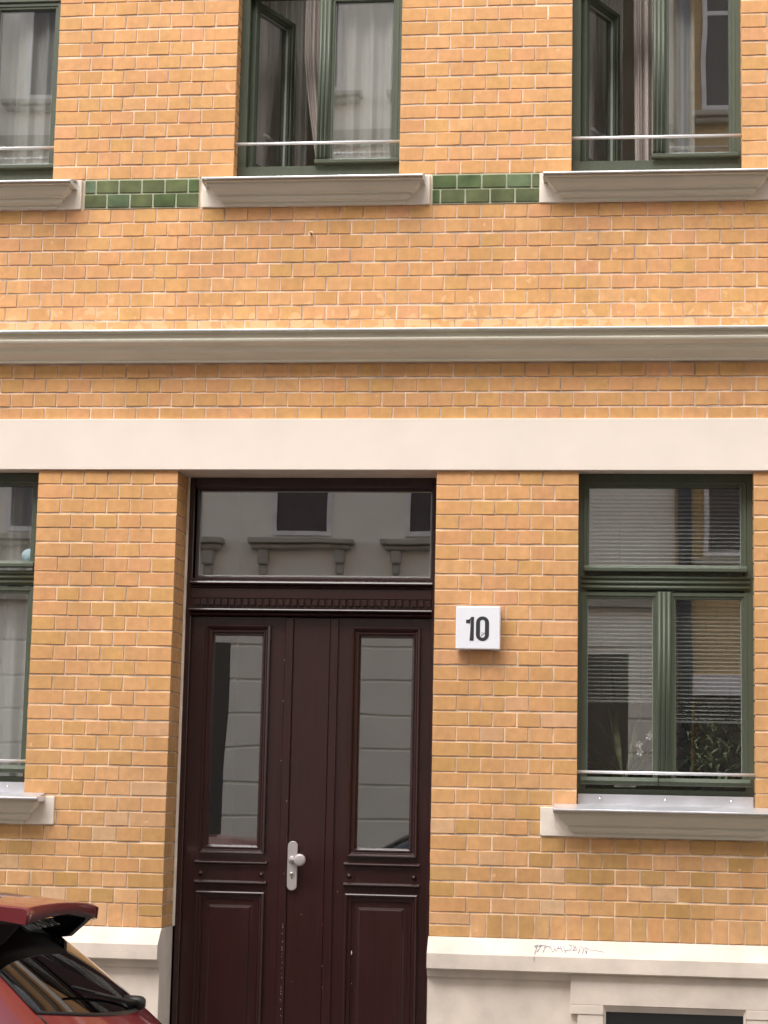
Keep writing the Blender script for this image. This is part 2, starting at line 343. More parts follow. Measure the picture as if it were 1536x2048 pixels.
# mortar core with the openings cut out
def core():
    xs = sorted({WL, WR} | {v for o in openings for v in o[:2] if WL < v < WR}); zs = sorted({0.0, WTOP} | {v for o in openings for v in o[2:] if 0 < v < WTOP})
    mb = MB(); Y = .0042; D = .30
    for i in range(len(xs)-1):
        for j in range(len(zs)-1):
            cx, cz = (xs[i]+xs[i+1])/2, (zs[j]+zs[j+1])/2
            if any(o[0] < cx < o[1] and o[2] < cz < o[3] for o in openings): continue
            mb.add([(xs[i], Y, zs[j]), (xs[i+1], Y, zs[j]), (xs[i+1], Y, zs[j+1]), (xs[i], Y, zs[j+1])], [(0, 1, 2, 3)])
    e = .006
    for x0, x1, z0, z1 in openings:
        mb.add([(x0-e, Y, z0), (x0-e, D, z0), (x0-e, D, z1), (x0-e, Y, z1)], [(0, 1, 2, 3)])
        if x1 < WR: mb.add([(x1+e, Y, z0), (x1+e, D, z0), (x1+e, D, z1), (x1+e, Y, z1)], [(3, 2, 1, 0)])
        mb.add([(x0-e, Y, z1), (x0-e, D, z1), (x1+e, D, z1), (x1+e, Y, z1)], [(0, 1, 2, 3)])
        mb.add([(x0-e, Y, z0), (x0-e, D, z0), (x1+e, D, z0), (x1+e, Y, z0)], [(3, 2, 1, 0)])
    return mb.mesh('brick_wall')
wall = obj('brick_wall', core(), 'mortar', house)
obj('upper_wall', B(WL-6, WR+6, .0, .3, WTOP, WTOP+6.5, c=0), 'brick_sheet', house)
obj('side_wall', B(WL-6, WL, .0, .3, .0, WTOP, c=0), 'brick_sheet', house)
obj('side_wall', B(WR, WR+6, .0, .3, .0, WTOP, c=0), 'brick_sheet', house)

BR = []   # (x0,x1,z0,z1)
J = .0078; JH = .0098
def fill(x0, x1, z0, z1, par, u=.1245, phase=None):
    """one course between x0 and x1 in header bond, three-quarter bats at the ends every other course"""
    w = x1-x0; n = max(1, round(w/u))
    if phase is None:
        u = w/n; xs = [x0+u*i for i in range(n+1)] if par else [x0]+[x0+1.5*u+u*i for i in range(n-2)]+[x1]
    else:
        xs = [x0]; x = x0+u*phase
        while x < x1-.03: xs.append(x); x += u
        xs.append(x1)
    for i in range(len(xs)-1):
        jl, jr = (J/2 if i else 0), (J/2 if i < len(xs)-2 else 0)
        a, b = xs[i]+jl+random.uniform(-.0012, .0012)*bool(i), xs[i+1]-jr+random.uniform(-.0012, .0012)*(i < len(xs)-2)
        BR.append((a, b, z0+JH/2, z1-JH/2))
REV = []  # reveal bricks (x, facing, y0, y1, z0, z1)
def reveal(x, face, depth, z0, z1, par):
    if depth > .2:
        cut = .012+(.11 if par else .165); REV.append((x, face, .012, cut-J/2, z0+J/2, z1-J/2)); REV.append((x, face, cut+J/2, depth, z0+J/2, z1-J/2))
    else: REV.append((x, face, .012, depth, z0+J/2, z1-J/2))
# ground floor courses
for k in range(-1, 28):
    zt, zb = Z0-CH*k, Z0-CH*(k+1)
    par = k % 2
    if k < 21:
        fill(XA, XB, zb, zt, par == 1); fill(XC, XD, zb, zt, par == 0); fill(XE, XE1, zb, zt, par == 1); fill(WL, XA0, zb, zt, par == 0)
        for x, f, d in ((XA, -1, .11), (XB, 1, .24), (XC, -1, .24), (XD, 1, .11), (XE, -1, .11)): reveal(x, f, d, zb, zt, par)
    else:
        fill(WL, XB, zb, zt, par == 1); fill(XC, WR, zb, zt, par == 1, phase=1.5 if par == 1 else 1.0, u=.1225)
        reveal(XB, 1, .24, zb, zt, par); reveal(XC, -1, .24, zb, zt, par)
# soldier course over the plinth
zt, zb = Z0-CH*28, Z_PL+.002; zm = (zt+zb)/2
def soldiers(x0, x1, stack_left, sw):
    n = round((x1-x0-sw)/.0785); u = (x1-x0-sw)/n
    s0 = x0 if stack_left else x1-sw
    for a, b in ((zb, zm), (zm, zt)): BR.append((s0+(0 if stack_left else J/2), s0+sw-(J/2 if stack_left else 0), a+J/2, b-J/2))
    st = x0+sw if stack_left else x0
    for i in range(n): BR.append((st+u*i+J/2, st+u*(i+1)-J/2, zb+J/2, zt-J/2))
soldiers(XC, WR, True, .205); soldiers(WL, XB, False, .125)
for x, f in ((XB, 1), (XC, -1)): reveal(x, f, .24, zb, zm, 0); reveal(x, f, .24, zm, zt, 1)
# between band and cornice
zc = PZ(300, 757)
for k in range(-3, 3):
    fill(WL, WR, zc-CH*(k+1), zc-CH*k, 0, u=.1238, phase=.5+.5*(k % 2))
# above cornice
for k in range(-1, 9):
    zt = EYE+2.998-CH*k
    if zt-CH > EYE+2.28: fill(WL, WR, zt-CH, zt, 0, u=.1238, phase=.55+.5*(k % 2))
# upper floor piers
for k in range(26):
    zb = Z_SILL_U+CH*k; zt = zb+CH; par = k % 2
    if zt < UP_TOP:
        fill(WL, XF0, zb, zt, par == 1); fill(XF, XG, zb, zt, par == 1); fill(XH, XI, zb, zt, par == 1); fill(XJ, XJ1, zb, zt, par == 0)
        for x, f in ((XF, -1), (XG, 1), (XH, -1), (XI, 1), (XJ, -1)): reveal(x, f, .11, zb, zt, par)
for k in range(26, 32): fill(WL, WR, Z_SILL_U+CH*k, Z_SILL_U+CH*(k+1), 0, phase=.5+.5*(k % 2))

def brick_shape(w, h, seed, mb=None, M=None, depth=.012):
    """face centred on the origin looking -y; chamfered, chipped rim"""
    rd = random.Random(seed); a, b = w/2, h/2
    j = lambda s=.0013: rd.uniform(-s, s)
    out = [(-a, -b), (-a/3+j(.01), -b+j()), (a/3+j(.01), -b+j()), (a, -b), (a+j(.0006), j(.01)), (a, b), (a/3+j(.01), b+j()), (-a/3+j(.01), b+j()), (-a, b), (-a+j(.0006), j(.01))]
    c = .0016
    rim = [(x*(1-c/a)+j(.0003), z*(1-c/b)+j(.0003)) for x, z in out]
    if rd.random() < .25:
        q = rd.choice((0, 3, 5, 8)); rim[q] = (rim[q][0]*.95, rim[q][1]*.9)
    t1, t2 = rd.uniform(-.0007, .0007), rd.uniform(-.0004, .0004)
    R = [[(x, depth, z) for x, z in out], [(x, .0016, z) for x, z in out], [(x, t1*x/a+t2*z/b, z) for x, z in rim]]
    own = mb is None
    if own: mb = MB()
    if M: R = [[tuple(M @ Vector(p)) for p in r] for r in R]
    mb.rings(R, cap1=True)
    return mb
vis = []
for i, (x0, x1, z0, z1) in enumerate(BR):
    d = Vector(((x0+x1)/2, DIST, (z0+z1)/2-EYE)); q = Vector((d.dot(RT), d.dot(UP), d.dot(_fw)))
    px, py = PW/2+F*q.x/q.z, PH/2-F*q.y/q.z
    hid = (657 < py < 728) or (835 < py < 942) or py > 1880 or (px < 190 and py > 1775)
    ins = 25 < px < PW-25 and 5 < py < PH-20 and not hid
    vis.append(((x1-x0)*(z1-z0)/q.z**2 if ins else 0, i))
big = {i for a, i in sorted(vis, reverse=True)[:300]}
cache = {}
stuff = MB()
for i, (x0, x1, z0, z1) in enumerate(BR):
    w_, h_ = x1-x0, z1-z0; c = Vector(((x0+x1)/2, random.uniform(-.0014, .0012), (z0+z1)/2+random.uniform(-.0009, .0009)+.0014*math.sin(x0*1.9+round(z0/CH)*2.3)))
    rx, rz = random.uniform(-.006, .006), random.uniform(-.006, .006); ry = random.uniform(-.006, .006)
    if i in big:
        key = (round(w_*250), round(h_*500), random.randrange(5))
        if key not in cache:
            me = brick_shape(w_, h_, hash(key)).fix('brick'); me.materials.append(MATS['brick']); cache[key] = me
        o = bpy.data.objects.new('brick', cache[key]); COL.objects.link(o); o.parent = wall; o.location = c; o.rotation_euler = (rx, ry, rz)
    else:
        M = Matrix.Translation(c) @ Matrix.Rotation(rz, 4, 'Z') @ Matrix.Rotation(ry, 4, 'Y') @ Matrix.Rotation(rx, 4, 'X')
        brick_shape(w_, h_, i, stuff, M)
for i, (x, f, y0, y1, z0, z1) in enumerate(REV):
    M = Matrix.Translation(Vector((x-f*.001, (y0+y1)/2, (z0+z1)/2))) @ Matrix.Rotation(f*math.pi/2, 4, 'Z')
    brick_shape(y1-y0, z1-z0, 9000+i, stuff, M, .008)
st = obj('brick_courses', stuff.fix('brick_courses'), 'brick', wall); st['kind'] = 'stuff'

# glazed tiles between the upper sills
tile_z = [(PZ(250, 414), PZ(250, 389)), (PZ(250, 385), PZ(250, 360))]
zt1, zt2 = EYE+3.078, Z_SILL_U-.002; zmid = (zt1+zt2)/2
gl = []
for (a, b, half_top) in ((PX(169, 385), PX(399, 385), True), (PX(864, 378), PX(1080, 378), False), (WL, XF0-.168, True), (XJ+.17, XJ1-.168, True)):
    obj('tile_grout', B(a, b, -.001, .02, zt1-.002, zt2+.002, c=0), 'grout', house)
    n = max(5, round((b-a)/.122)); u = (b-a)/n
    lo, hi = [a+u*i for i in range(n+1)], [a]+[a+u/2+u*i for i in range(n)]+[b]
    if not half_top:
        s = (b-a-.045)/4; lo = [a, a+.045]+[a+.045+s*i for i in range(1, 5)]; hi = [a+s*i for i in range(5)]+[b]
    for xs, (z0, z1) in ((lo, (zt1, zmid)), (hi, (zmid, zt2))):
        for i in range(len(xs)-1):
            k = .0045
            x0, x1 = xs[i]+k, xs[i+1]-k
            if x1-x0 < .01: continue
            o = obj('glazed_tile', B(-(x1-x0)/2, (x1-x0)/2, -.006, .01, -(z1-z0)/2+k, (z1-z0)/2-k, c=.003), 'tile_glaze', house, ((x0+x1)/2, -.001, (z0+z1)/2))
            o.rotation_euler = (random.uniform(-.02, .02), 0, random.uniform(-.02, .02)); gl.append(o)
# tile colour differs per tile
tm = MATS['tile_glaze']; t = tm.node_tree; oi = t.nodes.new('ShaderNodeObjectInfo'); cr = t.nodes.new('ShaderNodeValToRGB')
t.links.new(oi.outputs['Random'], cr.inputs[0]); e = cr.color_ramp.elements
e[0].color = (.105, .125, .052, 1); e[1].color = (.13, .175, .105, 1); q = e.new(.3); q.color = (.125, .145, .07, 1); q = e.new(.55); q.color = (.085, .125, .05, 1); q = e.new(.85); q.color = (.095, .14, .058, 1)
mixn = [n for n in t.nodes if n.type == 'MIX'][0]; t.links.new(cr.outputs[0], mixn.inputs['A'])

# plaster band and cornice
obj('plaster_band', B(WL-6, WR+6, -.018, .02, Z_BAND0, Z_BAND1, c=.003), 'plaster', house)
obj('band_soffit', B(WL-6, WR+6, -.0175, .29, Z_BAND0+.003, Z_BAND0+.02, c=0), 'plaster_soft', house)
cz1, cz0 = PZ(768, 658, -.15), PZ(768, 724, -.01)
def Zc(v): return cz1-(cz1-cz0)*v
corn = [(.0, cz1+.004), (.150, cz1+.0), (.150, Zc(.07)), (.122, Zc(.09)), (.122, Zc(.22)), (.128, Zc(.24)), (.134, Zc(.28)), (.136, Zc(.33)), (.132, Zc(.39)), (.120, Zc(.45)), (.102, Zc(.50)), (.092, Zc(.52)), (.092, Zc(.57)), (.084, Zc(.58)), (.081, Zc(.63)), (.070, Zc(.72)), (.050, Zc(.82)), (.032, Zc(.90)), (.026, Zc(.92)), (.026, Zc(1.0)), (0, Zc(1.0))]
cornice = obj('cornice', MB().profile(WL-6, WR+6, corn, ends=(0, 0)), 'cornice_paint', house)
obj('flashing', MB().profile(WL-6, WR+6, [(0, cz1+.014), (.158, cz1+.004), (.160, cz1+.001), (.160, cz1-.006), (.152, cz1-.008), (.151, cz1-.001)], ends=(0, 0)), 'sheet_metal', cornice)

# plinth
def plinth(xl, xr, endl, endr, name='plinth'):
    y = -.085
    zf1, zf0 = PZ(1100, 1913, y), PZ(1100, 1946, y)
    za = PZ(1100, 1962, -.03)
    prof = [(0, Z_PL+.003), (.012, Z_PL), (.078, zf1+.004), (.084, zf1-.002), (.085, zf0+.006), (.080, zf0), (.052, zf0-.002), (.046, zf0-.012), (.040, za+.008), (.030, za+.002), (.030, za), (.022, za-.001), (.022, .0), (0, 0)]
    R = [[(xl, 0.0, z), (xl, -p, z), (xr, -p, z), (xr, 0.0, z)] for p, z in prof]
    mb = MB().rings(R, closed=False)
    return mb
obj('plinth', plinth(WL, XB, 0, 0), 'plaster_plinth', house)
pr = obj('plinth', plinth(XC, WR, 0, 0), 'plaster_plinth', house)
# end faces of the plinths = plastered reveals
zf0 = PZ(1100, 1946, -.085)
def plinth_end(x, f):
    y = -.085; zf1 = PZ(1100, 1913, y); za = PZ(1100, 1962, -.03)
    pts = [(0, Z_PL+.003), (-.012, Z_PL), (-.078, zf1+.004), (-.084, zf1-.002), (-.085, zf0+.006), (-.080, zf0), (-.052, zf0-.002), (-.046, zf0-.012), (-.040, za+.008), (-.030, za), (-.022, za-.001), (-.022, 0), (.25, 0), (.25, Z_PL+.003)]
    mb = MB(); vs = [(x, a, b) for a, b in pts]; n = len(vs)
    vs += [(x-f*.0016, a, b) for a, b in pts]
    fs = [tuple(range(n))]+[(i, (i+1) % n, n+(i+1) % n, n+i) for i in range(n)]
    return mb.add(vs, fs)
obj('plinth_return', plinth_end(XB+.002, 1), 'plaster_plinth', house)
obj('plinth_return', plinth_end(XC-.002, -1), 'plaster_plinth', house)
# cellar window surround (raised, with ears) and the dark opening
ex0 = PX(1141, 2000, -.05); za = PZ(1300, 1968, -.05); ze = PZ(1141, 2028, -.05)
cx0, cx1 = PX(1207, 2020, -.05), PX(1492, 2030, -.05); czt = PZ(1350, 2016, -.05)
exr = cx1+(cx0-ex0)
inn = .035
mb = MB()
mb.box(ex0, exr, -.052, -.0, czt, zf0-.004, c=.003)
mb.box(ex0, cx0, -.052, -.0, ze, czt+.001, c=.003); mb.box(cx1, exr, -.052, -.0, ze, czt+.001, c=.003)
mb.box(ex0+inn, cx0, -.048, -.0, .13, ze+.001, c=.003); mb.box(cx1, exr-inn, -.048, -.0, .13, ze+.001, c=.003)
cw = obj('cellar_window', mb, 'plaster_plinth', house)
obj('opening', B(cx0-.004, cx1+.004, -.032, .2, .45, czt-.028, c=0), 'hole', cw)
mb = MB(); mb.add([(cx0, -.051, czt), (cx1, -.051, czt), (cx1-.012, -.0325, czt-.030), (cx0+.012, -.0325, czt-.030)], [(0, 1, 2, 3)])
mb.add([(cx0, -.051, czt), (cx0+.012, -.0325, czt-.030), (cx0+.012, -.0325, .45), (cx0, -.051, .45)], [(0, 1, 2, 3)])
mb.add([(cx1, -.051, czt), (cx1-.012, -.0325, czt-.030), (cx1-.012, -.0325, .45), (cx1, -.051, .45)], [(0, 1, 2, 3)])
obj('splay', mb, 'plaster_plinth', cw)

# window sills --------------------------------------------------------
def sill(xl, xr, pl, pr, z1, z0, lower=False, zback=None):
    """xl..xr foot of the moulding on the wall, pl..pr plaster block behind it"""
    root = empty('window_sill', ((xl+xr)/2, 0, z0), house)
    inv = Vector(root.location)
    def sh(mb): mb.v = [(a-inv.x, b-inv.y, c-inv.z) for a, b, c in mb.v]; return mb
    obj('plaster_block', sh(MB().box(pl, pr, -.010, .01, z0, z1+.006 if lower else zback-.006, c=.003)), 'plaster_soft', root)
    h = z1-z0
    def Z(v): return z1-h*v
    pm = .118
    prof = [(pm, Z(.05)), (pm, Z(.12)), (pm-.016, Z(.135)), (pm-.017, Z(.22)), (pm-.028, Z(.36)), (pm-.046, Z(.48)), (pm-.052, Z(.53)), (pm-.052, Z(.58)), (pm-.066, Z(.59)), (pm-.066, Z(.69)), (pm-.072, Z(.77)), (pm-.080, Z(.81)), (pm-.080, Z(.84)), (pm-.094, Z(.85)), (pm-.095, Z(.99)), (.010, Z(1.0))]
    obj('moulding', sh(MB().profile(xl, xr, prof)), 'moulding_paint', root)
    a, b = xl-pm-.004, xr+pm+.004; zf = Z(.02); zb = z1+.024 if lower else zback
    mb = MB()
    pts = [(.10, zb+.03), (.095, zb+.03), (.093, zb), (-.006, zb), (-pm-.020, zf+.004), (-pm-.0235, zf+.002), (-pm-.0245, zf-.002), (-pm-.0235, zf-.006), (-pm-.020, zf-.008), (-pm-.016, zf-.007), (-pm-.014, zf-.003), (-.0, zb-.008)]
    R = [[(x, y, z) for y, z in pts[3:]] for x in (a, b)]
    mb.rings(R, closed=True, cap0=True, cap1=True)
    # turned ends of the sheet
    for x, s in ((a, -1), (b, 1)):
        mb.box(x-.004, x+.004, -pm-.012, -.004, zf-.018, zf+.010, c=.002)
    obj('sheet', sh(mb), 'zinc' if lower else 'sheet_metal', root)
    return root, sh, zb
us0, us1 = PZ(600, 413), PZ(624, 351, -.14)
for (x0, x1) in ((XF0, XF), (XG, XH), (XI, XJ), (XJ1, XJ1+.88)):
    sill(x0-.018, x1+.016, x0-.165, x1+.166, us1, us0, zback=Z_SILL_U+.002)
ls0, ls1 = Z0-CH*23+.003, Z0-CH*21-.003
LS = []
for (x0, x1) in ((XA0, XA), (XD, XE), (XE1, XE1+.88)):
    LS.append(sill(x0+.01, x1-.01, x0-.180, x1+.165, ls1-.012, ls0, True))
    root, sh, zb = LS[-1]
    obj('upstand', sh(B(x0+.004, x1-.004, .088, .094, zb-.006, zb+.052, c=.001).box(x0+.004, x1-.004, -.008, .09, zb-.012, zb-.002, c=0)), 'zinc', root)
    for fx in (.13, .5, .87):
        obj('screw', sh(MB().lathe([(.0001, -.006), (.004, -.005), (.0065, -.001), (.0065, .002)], (x0+(x1-x0)*fx, .087, zb+.030), n=12)), 'chrome', root)

# ------------------------------------------------------------------ windows
YF = .105   # front of the window frame
def rect_frame(x0, x1, z0, z1, w, y0, y1, c=.003, step=0):
    mb = MB(); mb.picture(x0, x1, z0, z1, [(0, y1), (0, y0+c), (c, y0), (w*.55, y0), (w*.55+c, y0+step), (w-c, y0+step), (w, y0+step+c), (w, y1)])
    return mb
def pane(par, x0, x1, z0, z1, y, mt='glass'):
    obj('pane', B(x0, x1, y, y+.006, z0, z1, c=0), mt, par)
    obj('glazing_seal', MB().picture(x0-.001, x1+.001, z0-.001, z1+.001, [(0, y+.004), (0, y-.004), (.004, y-.004), (.005, y+.004)]), 'bead', par)
def weather_bar(par, x0, x1, z0, z1, y):
    mb = MB(); h = z1-z0
    pts = [(y+.02, z1), (y-.004, z1-.001), (y-.022, z0+h*.62), (y-.030, z0+h*.52), (y-.030, z0+h*.12), (y-.026, z0), (y-.018, z0+.001), (y+.02, z0+.002)]
    mb.rings([[(x, a, b) for a, b in pts] for x in (x0, x1)], closed=True, cap0=True, cap1=True)
    obj('weather_bar', mb, 'green_paint', par)
def ridges(par, x0, x1, z0, z1, y, n, vert=False):
    mb = MB()
    if vert:
        mb.box(x0, x1, y, y+.05, z0, z1, c=.002); u = (x1-x0)/n
        for i in range(n):
            c = x0+u*(i+.5); mb.tube([(c, y+.001, z0+.002), (c, y+.001, z1-.002)], u*.36, 10)
    else:
        mb.box(x0, x1, y, y+.05, z0, z1, c=.002); u = (z1-z0)/n
        for i in range(n):
            c = z0+u*(i+.5); mb.tube([(x0+.004, y, c), (x1-.004, y, c)], u*.36, 10)
    obj('mullion' if vert else 'transom', mb, 'green_paint', par)
def rail(x0, x1, z, par):
    obj('guard_rail', MB().tube([(x0-.004, .035, z), (x1+.004, .035, z)], .0085, 10), 'rail_metal', par)

def lower_window(x0, x1, name='window'):
    r = empty(name, (0, 0, 0), house)
    zb, zt = PZ(1340, 1592, YF), GL_WT+.01
    dx = x0-XD; W_ = x1-x0
    fx = lambda px: x0+(PX(px, 1300, YF)-PX(1157, 1300, YF))*W_/(PX(1507, 1300, YF)-PX(1157, 1300, YF))
    gz = lambda py: PZ(1335, py, YF)
    zt = gz(948)
    obj('frame', rect_frame(x0-.01, x1+.01, zb-.02, zt, .052, YF, YF+.08), 'green_paint', r)
    # head light
    a, b = fx(1177), fx(1484)
    zt0, zt1 = gz(1131), gz(971)
    obj('sash', rect_frame(a-.028, b+.028, zt0-.03, zt1+.02, .030, YF-.004, YF+.06, step=.006), 'green_paint', r)
    pane(r, a, b, zt0, zt1, YF+.022)
    weather_bar(r, fx(1168), fx(1495), gz(1145), gz(1131), YF-.004)
    ridges(r, x0+.012, x1-.012, gz(1181), gz(1151), YF-.006, 3)
    # two casements
    zl0, zl1 = gz(1549), gz(1197)
    l0, l1, r0, r1 = fx(1175), fx(1307), fx(1351), fx(1484)
    for p0, p1 in ((l0, l1), (r0, r1)):
        obj('sash', rect_frame(p0-.03, p1+.03, zl0-.05, zl1+.03, .032, YF-.002, YF+.06, step=.006), 'green_paint', r)
        pane(r, p0, p1, zl0, zl1, YF+.022)
    ridges(r, fx(1315), fx(1343), gz(1553), gz(1184), YF-.012, 3, True)
    mid = fx(1317)
    weather_bar(r, fx(1164), mid-.002, gz(1572), gz(1556), YF-.006); weather_bar(r, mid+.003, fx(1499), gz(1572), gz(1556), YF-.006)
    rail(x0, x1, PZ(1335, 1547, .035), r)
    return r
lower_window(XD, XE); lower_window(XA0, XA); lower_window(XE1, XE1+.88)

def casement(r, x0, m0, zl0, zl1, ang):
    c0, c1 = x0+.045, m0+.012; wl = c1-c0
    M = Matrix.Translation((c0, YF+.045, 0)) @ Matrix.Rotation(ang, 4, 'Z')
    def tr(mb): mb.v = [tuple(M @ Vector(v)) for v in mb.v]; return mb
    obj('open_sash', tr(rect_frame(0, wl, zl0-.035, zl1+.03, .050, -.03, .03, step=.006)), 'green_paint', r)
    obj('pane', tr(B(.046, wl-.046, -.004, .002, zl0+.01, zl1-.016, c=0)), 'glass', r)
    obj('glazing_seal', tr(MB().picture(.044, wl-.044, zl0+.008, zl1-.014, [(0, 0), (0, -.012), (.008, -.012), (.009, 0)]).picture(.044, wl-.044, zl0+.008, zl1-.014, [(0, -.001), (0, .006), (.004, .006), (.005, -.001)])), 'bead', r)
    if ang > .1:
        hz = zl0+.24
        obj('window_handle', tr(MB().tube([(wl-.026, .03, hz), (wl-.026, .065, hz), (wl-.05, .072, hz+.004), (wl-.135, .072, hz+.016)], [.012, .010, .011, .009], 8)), 'sign_white', r)
def upper(x0, x1, ang):
    r = empty('window', (0, 0, 0), house)
    k = (x1-x0)/(XH-XG)
    fx = lambda px: x0+(PX(px, 200, YF)-PX(481, 200, YF))*k
    gz = lambda py: PZ(640, py, YF)
    zb = gz(352); zt = UP_TOP+.01
    obj('frame', rect_frame(x0-.01, x1+.01, zb-.03, zt, .055, YF, YF+.08), 'green_paint', r)
    m0, m1 = fx(636), fx(666); tz = zb+1.02
    obj('transom', B(x0+.03, x1-.03, YF-.012, YF+.07, tz, tz+.07, c=.004), 'green_paint', r)
    obj('sash', rect_frame(x0+.03, x1-.03, tz+.06, zt-.03, .045, YF-.004, YF+.06, step=.006), 'green_paint', r)
    pane(r, x0+.07, x1-.07, tz+.10, zt-.07, YF+.022)
    zl0, zl1 = gz(320), tz-.03
    g0, g1 = fx(668), x1-.052
    obj('sash', rect_frame(g0-.035, g1+.028, zl0-.035, zl1+.03, .036, YF-.002, YF+.06, step=.006), 'green_paint', r)
    pane(r, g0, g1, zl0, zl1, YF+.022)
    obj('bottom_rail', B(x0+.002, x1-.002, YF-.003, YF+.07, gz(352), gz(331.5), c=.003), 'green_paint', r)
    ridges(r, m0+.004, m1-.012, gz(318), tz, YF-.012, 3, True)
    weather_bar(r, m0-.002, x1-.012, gz(330), gz(318), YF-.006)
    casement(r, x0, m0, zl0, zl1, ang)
    rail(x0, x1, gz(293)-.004, r)
    return fx, zb, tz
upper(XF0, XF, 0.0)
UW2 = upper(XG, XH, math.radians(66)); UW3 = upper(XI, XJ, math.radians(62)); upper(XJ1, XJ1+.88, 0.0)

# rooms behind
def room(x0, x1, z0, z1, mt, y1=2.3):
    y0 = .31
    v = [(x0, y0, z0), (x1, y0, z0), (x1, y1, z0), (x0, y1, z0), (x0, y0, z1), (x1, y0, z1), (x1, y1, z1), (x0, y1, z1)]
    obj('room', MB().add(v, [(0, 1, 2, 3), (7, 6, 5, 4), (0, 3, 7, 4), (1, 5, 6, 2), (3, 2, 6, 7)]).mesh('room'), mt, house)
room(WL, XB-.15, EYE-1.0, Z_BAND0+.25, 'room'); room(XB-.1, XC+.1, .2, Z_BAND0+.25, 'hall'); room(XC+.15, WR, EYE-1.0, Z_BAND0+.25, 'room')
room(WL, XG-.3, Z_SILL_U-.9, UP_TOP+.3, 'room'); room(XG-.28, WR, Z_SILL_U-.9, UP_TOP+.3, 'room')
obj('window_board', B(XD-.05, XE+.05, YF+.09, .42, Z_LS-.03, Z_LS+.012, c=.004), 'opp_white', house)

# ------------------------------------------------------------------ door
YD = .25
door = empty('door', (0, 0, 0), house)
def dx(px, py=1250, y=YD): return PX(px, py, y)
def dz(py, px=620, y=YD): return PZ(px, py, y)
dl, dr = XB+.012, XC-.006
DB = DOOR_Z0
tzt = dz(1157)
obj('sealant', B(XB-.001, XB+.013, YD-.014, YD+.01, Z_PL, GL_WT, c=.003), 'plaster_soft', house)
# outer frame: jambs and head
jl, jr = dx(390, 1000), dx(866, 1000)
obj('door_frame', B(dl, jl, YD, YD+.09, DB, GL_WT, c=.004).box(jr, dr+.004, YD, YD+.09, DB, GL_WT, c=.004).box(jl-.001, jr+.001, YD+.001, YD+.088, dz(976), GL_WT-.001, c=.004), 'door_paint', door)
# fanlight
a, b, z0, z1 = dx(396, 1060), dx(866, 1060)-.002, tzt+.001, dz(978)
obj('fanlight_frame', MB().picture(a-.012, b+.006, z0-.004, z1+.008, [(0, YD+.05), (0, YD+.012), (.003, YD+.010), (.012, YD+.012), (.018, YD+.024), (.018, YD+.05)]), 'door_paint', door)
obj('pane', B(a+.003, b-.009, YD+.03, YD+.036, z0+.012, z1-.008, c=0), 'glass', door)
obj('glazing_seal', MB().picture(a+.004, b-.010, z0+.013, z1-.009, [(0, YD+.032), (0, YD+.024), (.004, YD+.024), (.005, YD+.032)]), 'bead', door)
# transom beam
tr = empty('transom_beam', (0, 0, 0), door)
mb = MB(); mb.box(jl-.004, jr+.004, YD+.002, YD+.08, dz(1233), tzt, c=.002)
def bead(mb, z1, z0, p, x0=jl-.006, x1=jr+.006, y=YD):
    h = z1-z0
    pts = [(y+.01, z1), (y-p*.5, z1-.0005), (y-p*.92, z1-h*.25), (y-p, z1-h*.5), (y-p*.92, z1-h*.75), (y-p*.4, z0), (y+.01, z0)]
    mb.rings([[(x, q, zz) for q, zz in pts] for x in (x0, x1)], closed=True, cap0=True, cap1=True)
bead(mb, dz(1163), dz(1172), .032); bead(mb, dz(1172)-.001, dz(1177), .014); bead(mb, dz(1218), dz(1226), .040); bead(mb, dz(1226)-.001, dz(1233), .022)
mb.box(jl-.003, jr+.003, YD-.006, YD+.01, dz(1198), dz(1178), c=.002)
obj('transom', mb, 'door_paint', door)
d0 = None; x = dx(388, 1206); pit_ = (dx(864, 1206)-dx(388, 1206))/34
for i in range(34):
    if d0 is None: d0 = obj('dentil', B(-pit_*.34, pit_*.34, -.014, .012, -.017, .017, c=.002), 'door_paint', door); o = d0
    else: o = bpy.data.objects.new('dentil', d0.data); COL.objects.link(o); o.parent = door
    o.location = (x+pit_*(i+.5), YD-.001, dz(1206))
bpy.data.objects.remove(tr)
